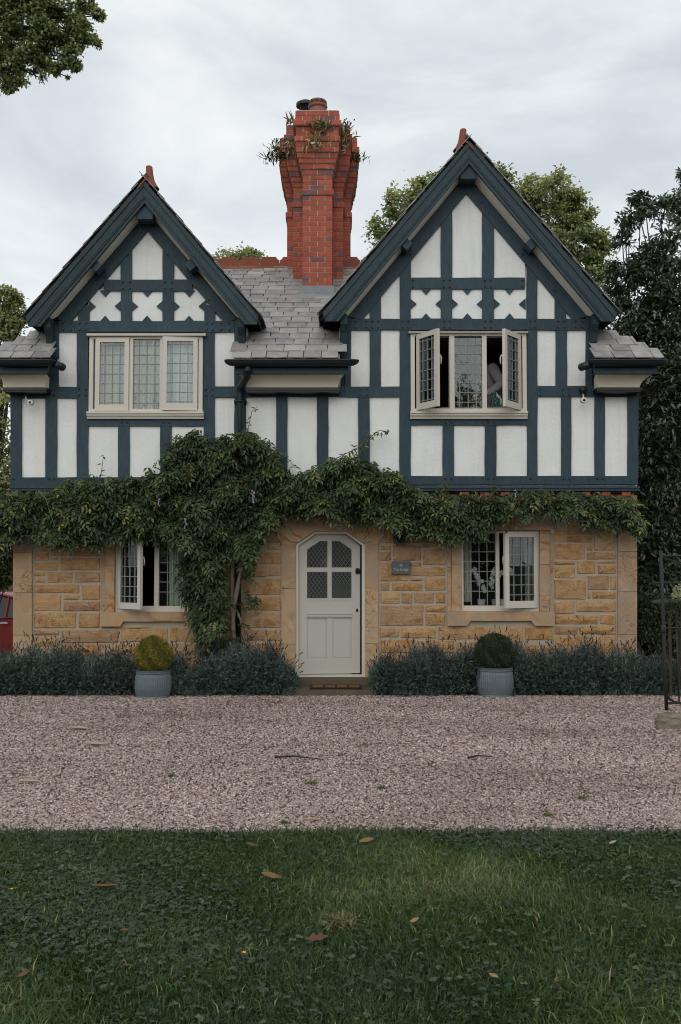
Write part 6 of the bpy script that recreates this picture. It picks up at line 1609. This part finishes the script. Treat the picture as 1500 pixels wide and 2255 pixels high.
weed(606, 328, 2.1, 40, 0.14, 0.03, 'seeding weed at the upper left of the chimney', umbel=True)
weed(760, 300, 1.72, 60, 0.24, 0.03, 'tall dead umbel standing at the upper right of the chimney', umbel=True)
weed(755, 320, 1.68, 90, 0.20, 0.04, 'dry grass in the right notch of the chimney', droop=0.7)
weed(782, 352, 1.95, 120, 0.13, 0.045, 'green weed on the right side of the chimney', mat='fern', droop=0.5)
weed(640, 275, 1.75, 22, 0.26, 0.02, 'wispy grass heads at the upper left of the chimney', droop=0.0)

# ------------------------------------------------------------------ gravel pebbles
n = 210000
ypts = CAMY+ (13.5+LAWN_Y-0.05) + (RNG.random(n)**1.25)*(12.95-(13.5+LAWN_Y))
halfw = (ypts-CAMY)*0.345+0.9
xpts = RNG.uniform(-1, 1, n)*halfw
far = ypts > -0.70; ypts[far] = RNG.uniform(LAWN_Y, -0.70, far.sum())
stp = (np.abs(xpts+0.14) < 0.62) & (ypts > -0.79); ypts[stp] -= 0.4
sz = RNG.uniform(0.0050, 0.0100, n)*(1+0.2*RNG.random(n)+0.07*(ypts-LAWN_Y))
octa = np.array([(1,0,0),(-1,0,0),(0,1,0),(0,-1,0),(0,0,1),(0,0,1)], float)[:5]; of = np.array([(0,2,4),(2,1,4),(1,3,4),(3,0,4)])
sc = np.stack([RNG.uniform(0.8, 1.5, n), RNG.uniform(0.7, 1.2, n), RNG.uniform(0.5, 0.95, n)], 1)*sz[:, None]
ax = RNG.uniform(0, 2*pi, n); tl = RNG.normal(0, 0.36, n); tl2 = RNG.normal(0, 0.36, n)
v_ = octa[None]*sc[:, None, :]*RNG.uniform(0.75, 1.2, (n, 5, 1))
y2 = v_[..., 1]*np.cos(tl)[:, None]-v_[..., 2]*np.sin(tl)[:, None]; z2 = v_[..., 1]*np.sin(tl)[:, None]+v_[..., 2]*np.cos(tl)[:, None]
x2 = v_[..., 0]*np.cos(tl2)[:, None]+z2*np.sin(tl2)[:, None]; z3 = -v_[..., 0]*np.sin(tl2)[:, None]+z2*np.cos(tl2)[:, None]
x3 = x2*np.cos(ax)[:, None]-y2*np.sin(ax)[:, None]; y3 = x2*np.sin(ax)[:, None]+y2*np.cos(ax)[:, None]
V = np.stack([x3+xpts[:, None], y3+ypts[:, None], z3+0.004], -1).reshape(-1, 3)
F = (of[None]+np.arange(n)[:, None, None]*5).reshape(-1, 3)
tt = np.clip(RNG.normal(0.50, 0.24, n), 0, 0.95); tt[RNG.random(n) < 0.02] = 1.0
o = np_mesh('gravel', V, F, M['pebble'], None, np.repeat(tt, 5)); tag(o, 'loose pinkish grey pebbles covering the drive', 'gravel', None, 'stuff')

# ------------------------------------------------------------------ grass and clover
def fbm(x, y, s):
    return (np.sin(x*s+1.7*np.sin(y*s*0.7+0.5))+np.sin(y*s*1.3+1.2*np.sin(x*s*0.9+2.0))+0.6*np.sin((x+y)*s*2.3+1.0))/2.6
def edge_y(x): return LAWN_Y+0.03*np.sin(x*2.1)+0.03*np.sin(x*5.3+1)+0.022*np.sin(x*13+0.4)+0.012*np.sin(x*31)
n = 205000
u_ = RNG.random(n); yv = CAMY+2.9+(LAWN_Y-CAMY-2.9)*u_**0.9
xv = RNG.uniform(-1, 1, n)*((yv-CAMY)*0.345+0.55)
ye = edge_y(xv); yv = np.minimum(yv, ye+RNG.uniform(-0.05, 0.06, n))
patch = fbm(xv, yv, 2.2); clov = (fbm(xv+3, yv+7, 1.7)+0.35*np.clip((yv+8.3)*0.8, -1, 1)-0.35*np.clip(1-np.abs(xv)*1.2, 0, 1)) 
keep = RNG.random(n) > np.clip(clov*0.5, 0, 0.4)
xv, yv, patch = xv[keep], yv[keep], patch[keep]; n = len(xv)
hgt = RNG.uniform(0.028, 0.066, n)*(1+0.35*patch)*np.where(RNG.random(n) < 0.06, 1.6, 1); az_ = RNG.normal(2.2*fbm(xv, yv, 1.6)*3, 1.5, n); lean = RNG.uniform(0.25, 1.15, n)
dx_, dy_ = np.cos(az_), np.sin(az_); wd = RNG.uniform(0.0018, 0.0038, n); ang2 = RNG.uniform(0, pi, n); wx, wy = np.cos(ang2)*wd, np.sin(ang2)*wd
z0 = 0.02
b = np.stack([xv, yv, np.full(n, z0)], 1); m1 = b+np.stack([dx_*hgt*lean*0.35, dy_*hgt*lean*0.35, hgt*0.62], 1); tp = b+np.stack([dx_*hgt*lean, dy_*hgt*lean, hgt*(1.05-0.35*lean)], 1)
wv_ = np.stack([wx, wy, np.zeros(n)], 1)
V = np.stack([b-wv_, b+wv_, m1-wv_*0.8, m1+wv_*0.8, tp], 1).reshape(-1, 3)
F = (np.array([(0,1,3),(0,3,2),(2,3,4)])[None]+np.arange(n)[:, None, None]*5).reshape(-1, 3)
lng = (RNG.random(n) < 0.05); hgt[lng] *= 1.5
gc = gnd(950, 1960); glow = np.exp(-((xv-gc.x)/0.55)**2-((yv-gc.y)/0.55)**2)  # yellower grass in the middle, with the vignette's bright centre painted in
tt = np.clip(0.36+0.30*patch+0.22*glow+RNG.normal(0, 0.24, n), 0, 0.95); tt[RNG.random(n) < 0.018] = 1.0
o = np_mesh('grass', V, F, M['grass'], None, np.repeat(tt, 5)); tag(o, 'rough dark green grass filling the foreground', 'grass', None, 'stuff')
n = 44000
yv = CAMY+2.9+(LAWN_Y-CAMY-2.9)*RNG.random(n)**0.8; xv = RNG.uniform(-1, 1, n)*((yv-CAMY)*0.345+0.55); yv = np.minimum(yv, edge_y(xv)+0.01)
clov = (fbm(xv+3, yv+7, 1.7)+0.35*np.clip((yv+8.3)*0.8, -1, 1)-0.35*np.clip(1-np.abs(xv)*1.2, 0, 1)); keep = RNG.random(n) < np.clip(0.24+clov*0.7, 0.10, 0.75)
xv, yv = xv[keep], yv[keep]; n = len(xv); zz = RNG.uniform(0.035, 0.072, n); parts = []; a0 = RNG.uniform(0, 2*pi, n); ls = RNG.uniform(0.007, 0.024, n); tt = np.clip(RNG.normal(0.42, 0.26, n)+0.15*fbm(xv, yv, 4.0), 0, 1)
for k in range(3):
    a = a0+k*2*pi/3; parts.append(leaves(np.stack([xv, yv, zz], 1), np.stack([np.cos(a), np.sin(a), RNG.normal(0.0, 0.25, n)], 1), np.stack([RNG.normal(0, .25, n), RNG.normal(-.2, .25, n), np.ones(n)], 1), ls, ls*1.05, tt, 0.10, 0.1))
V, F, T = join(parts); o = np_mesh('clover', V, F, M['clover'], None, T); tag(o, 'low clover leaves matted through the lawn', 'clover', None, 'stuff')

# ------------------------------------------------------------------ fallen leaves, twigs, dandelions
def fallen(px, py, wpx, rz, tint, label, group=None, z=0.075, curl=0.35, lobed=False):
    c = gnd(px, py, z); s_ = (c.y-CAMY)/FPX; L_ = wpx*s_; n_ = 7; m_v, m_f = [], []
    for i in range(n_):
        t = i/(n_-1); w = L_*0.19*math.sin(pi*min(max(t*0.92+0.05, 0), 1))*(1+(0.35*(-1)**i if lobed else 0)); cz_ = L_*curl*(t-0.5)**2
        m_v += [(-L_/2+L_*t, -w, cz_+w*0.45), (-L_/2+L_*t, 0, cz_), (-L_/2+L_*t, w, cz_+w*0.65)]
    for i in range(n_-1):
        a = i*3; m_f += [(a, a+3, a+4), (a, a+4, a+1), (a+1, a+4, a+5), (a+1, a+5, a+2)]
    o = np_mesh('fallen_leaf', np.array(m_v), np.array(m_f), M['dead'], None, np.full(len(m_v), tint)); o.location = c; o.rotation_euler = (random.uniform(-.3, .5), random.uniform(-.3, .3), rz)
    tag(o, label, 'fallen leaf', group or 'leaves fallen on the lawn and drive'); return o
fallen(232, 1955, 58, 0.35, 0.35, 'large curled brown leaf on the left of the lawn')
fallen(698, 2068, 50, -0.1, 0.15, 'large lobed dull brown leaf near the dry grass tuft', lobed=True)
fallen(597, 1931, 46, 0.1, 0.55, 'long tan leaf on the lawn below the door')
fallen(913, 2027, 24, 0.6, 0.8, 'pale tan leaf right of the dry grass tuft')
fallen(808, 1852, 34, 0.0, 0.6, 'tan leaf at the lawn edge right of centre')
fallen(555, 1862, 30, 0.2, 0.25, 'brown leaf at the lawn edge left of centre')
fallen(1350, 1856, 22, 0.5, 0.95, 'pale leaf near the lawn edge at the right')
fallen(1088, 2150, 26, -0.8, 0.75, 'buff leaf low on the right of the lawn')
for (x, y, w_, t, lb) in ((565,2093,20,.7,'small buff leaf just right of the dandelion'),(283,2126,16,.5,'small upright brown leaf low on the left of the lawn'),(274,2048,18,.3,'small dark leaf below the large curled brown leaf'),(52,2146,28,.4,'rusty leaf near the left edge low in the lawn'),
        (510,2133,16,.45,'small brown leaf below the dandelion'),(462,2172,14,.4,'small rusty leaf low in the lawn left of centre'),(714,2128,12,.5,'tiny leaf below the large lobed leaf'),(40,2226,16,.4,'small leaf in the bottom left corner of the lawn'),
        (696,1980,16,.6,'small tan leaf above the dry grass tuft'),(833,1884,14,.35,'small rust leaf in the clover below the door'),(717,1896,16,.9,'small pale leaf in the clover left of the rust leaf'),(1068,1838,14,.6,'small tan leaf at the lawn edge under the right planter'),
        (1352,2020,14,.45,'small brown leaf midway down the right of the lawn'),(1405,1988,12,.5,'tiny leaf near the right edge midway down the lawn'),(1300,1879,12,.3,'tiny dark leaf left of the pale leaf near the lawn edge'),(785,2244,16,.4,'small leaf at the very bottom of the lawn near the middle'),
        (125,1878,14,.8,'small pale leaf in the clover at the upper left of the lawn'),(1248,1836,16,.35,'small rusty leaf on the lawn edge right of the right planter')):
    fallen(x, y, w_, random.uniform(0, 6.28), t, lb)
for (x, y, w_, t, lb) in ((175,1605,44,1.0,'pale flattened leaf on the gravel at the left, farthest back'), (210,1640,46,1.0,'pale flattened leaf on the gravel below the left planter'), (68,1722,40,.96,'pale flattened leaf on the gravel near the left edge'), (922,1648,18,1.0,'small pale leaf on the gravel right of the door'), (690,1806,26,.8,'greyish leaf on the gravel at the lawn edge')):
    o = fallen(x, y, w_, random.uniform(-.3, .3), t, lb, None, 0.016, 0.15)
    o.rotation_euler = (0.05, 0.05, o.rotation_euler.z)
for (x0, y0, x1, y1, lb) in ((605,1667,712,1672,'long dark twig lying on the gravel left of centre'), (1030,1669,1085,1666,'short dark twig lying on the gravel right of centre')):
    a, b = gnd(x0, y0, 0.02), gnd(x1, y1, 0.02); mid = a.lerp(b, 0.4)+Vector((0, 0.02, 0.012)); c = a.lerp(b, 0.5)
    m_ = MB().tube([a-c, mid-c, b-c], [0.009, 0.008, 0.003], 6); o = m_.build('twig', M['bark'], None, True); o.location = c; tag(o, lb, 'twig')
for (x, y, lb) in ((536,2099,'yellow dandelion in the lawn left of the lobed leaf'), (24,1959,'yellow dandelion at the left edge of the lawn')):
    c = gnd(x, y, 0.07); root = empty('dandelion', (c.x, c.y, 0.02)); tag(root, lb, 'dandelion')
    MB().tube([(0, 0, 0), (0.003, 0, 0.05)], 0.002, 5).build('stalk', M['fern'], root)
    a = np.arange(22)*0.9; parts = leaves(np.tile([0.003, 0, 0.05], (22, 1)), np.stack([np.cos(a), np.sin(a), 0.35+0.4*RNG.random(22)], 1), np.tile([0, 0, 1.0], (22, 1)), 0.013, 0.006, np.zeros(22), 0, 0); np_mesh('flower_head', parts[0], parts[1], M['yellow'], root)
for (x, y, w_, lb) in ((687,1725,26,'small moss tuft growing in the gravel below the door'),(840,1736,14,'tiny moss tuft in the gravel right of the moss below the door'),(1280,1758,24,'small moss tuft in the gravel under the right planter'),(1206,1796,20,'weed tuft at the gravel edge near the right planter'),(626,1812,18,'weed tuft at the lawn edge left of the door'),(376,1709,14,'tiny moss tuft in the gravel under the left planter')):
    c = gnd(x, y, 0.01); r_ = w_*0.5*(c.y-CAMY)/FPX; root = empty('moss_tuft', c); tag(root, lb, 'moss'); n = 90
    P = RNG.normal(0, 0.45, (n, 3))*np.array([[r_, r_*0.8, 0.0]]); V, F, T = leaves(P, rnd3(n)*np.array([[1, 1, 0.4]])+np.array([[0, 0, 0.6]]), rnd3(n), RNG.uniform(0.01, 0.03, n), 0.006, RNG.uniform(0.5, 1.0, n), 0.1, 0.3); np_mesh('blades', V, F, M['grass'], root, T)
c = gnd(750, 2038, 0.05); root = empty('dry_grass_tuft', (c.x, c.y, 0.02)); tag(root, 'tangled tuft of dry straw coloured grass in the middle of the lawn', 'dry grass')
n = 420; P = RNG.normal(0, 1, (n, 3))*np.array([[0.034, 0.030, 0.010]])+np.array([[0, 0, 0.045]]); d = rnd3(n)*np.array([[1, 1, 0.6]]); V, F, T = leaves(P, d, rnd3(n), RNG.uniform(0.015, 0.04, n), 0.002, RNG.random(n)*0.3, 0, 0.8); np_mesh('dry_blades', V, F, M['straw'], root, T)
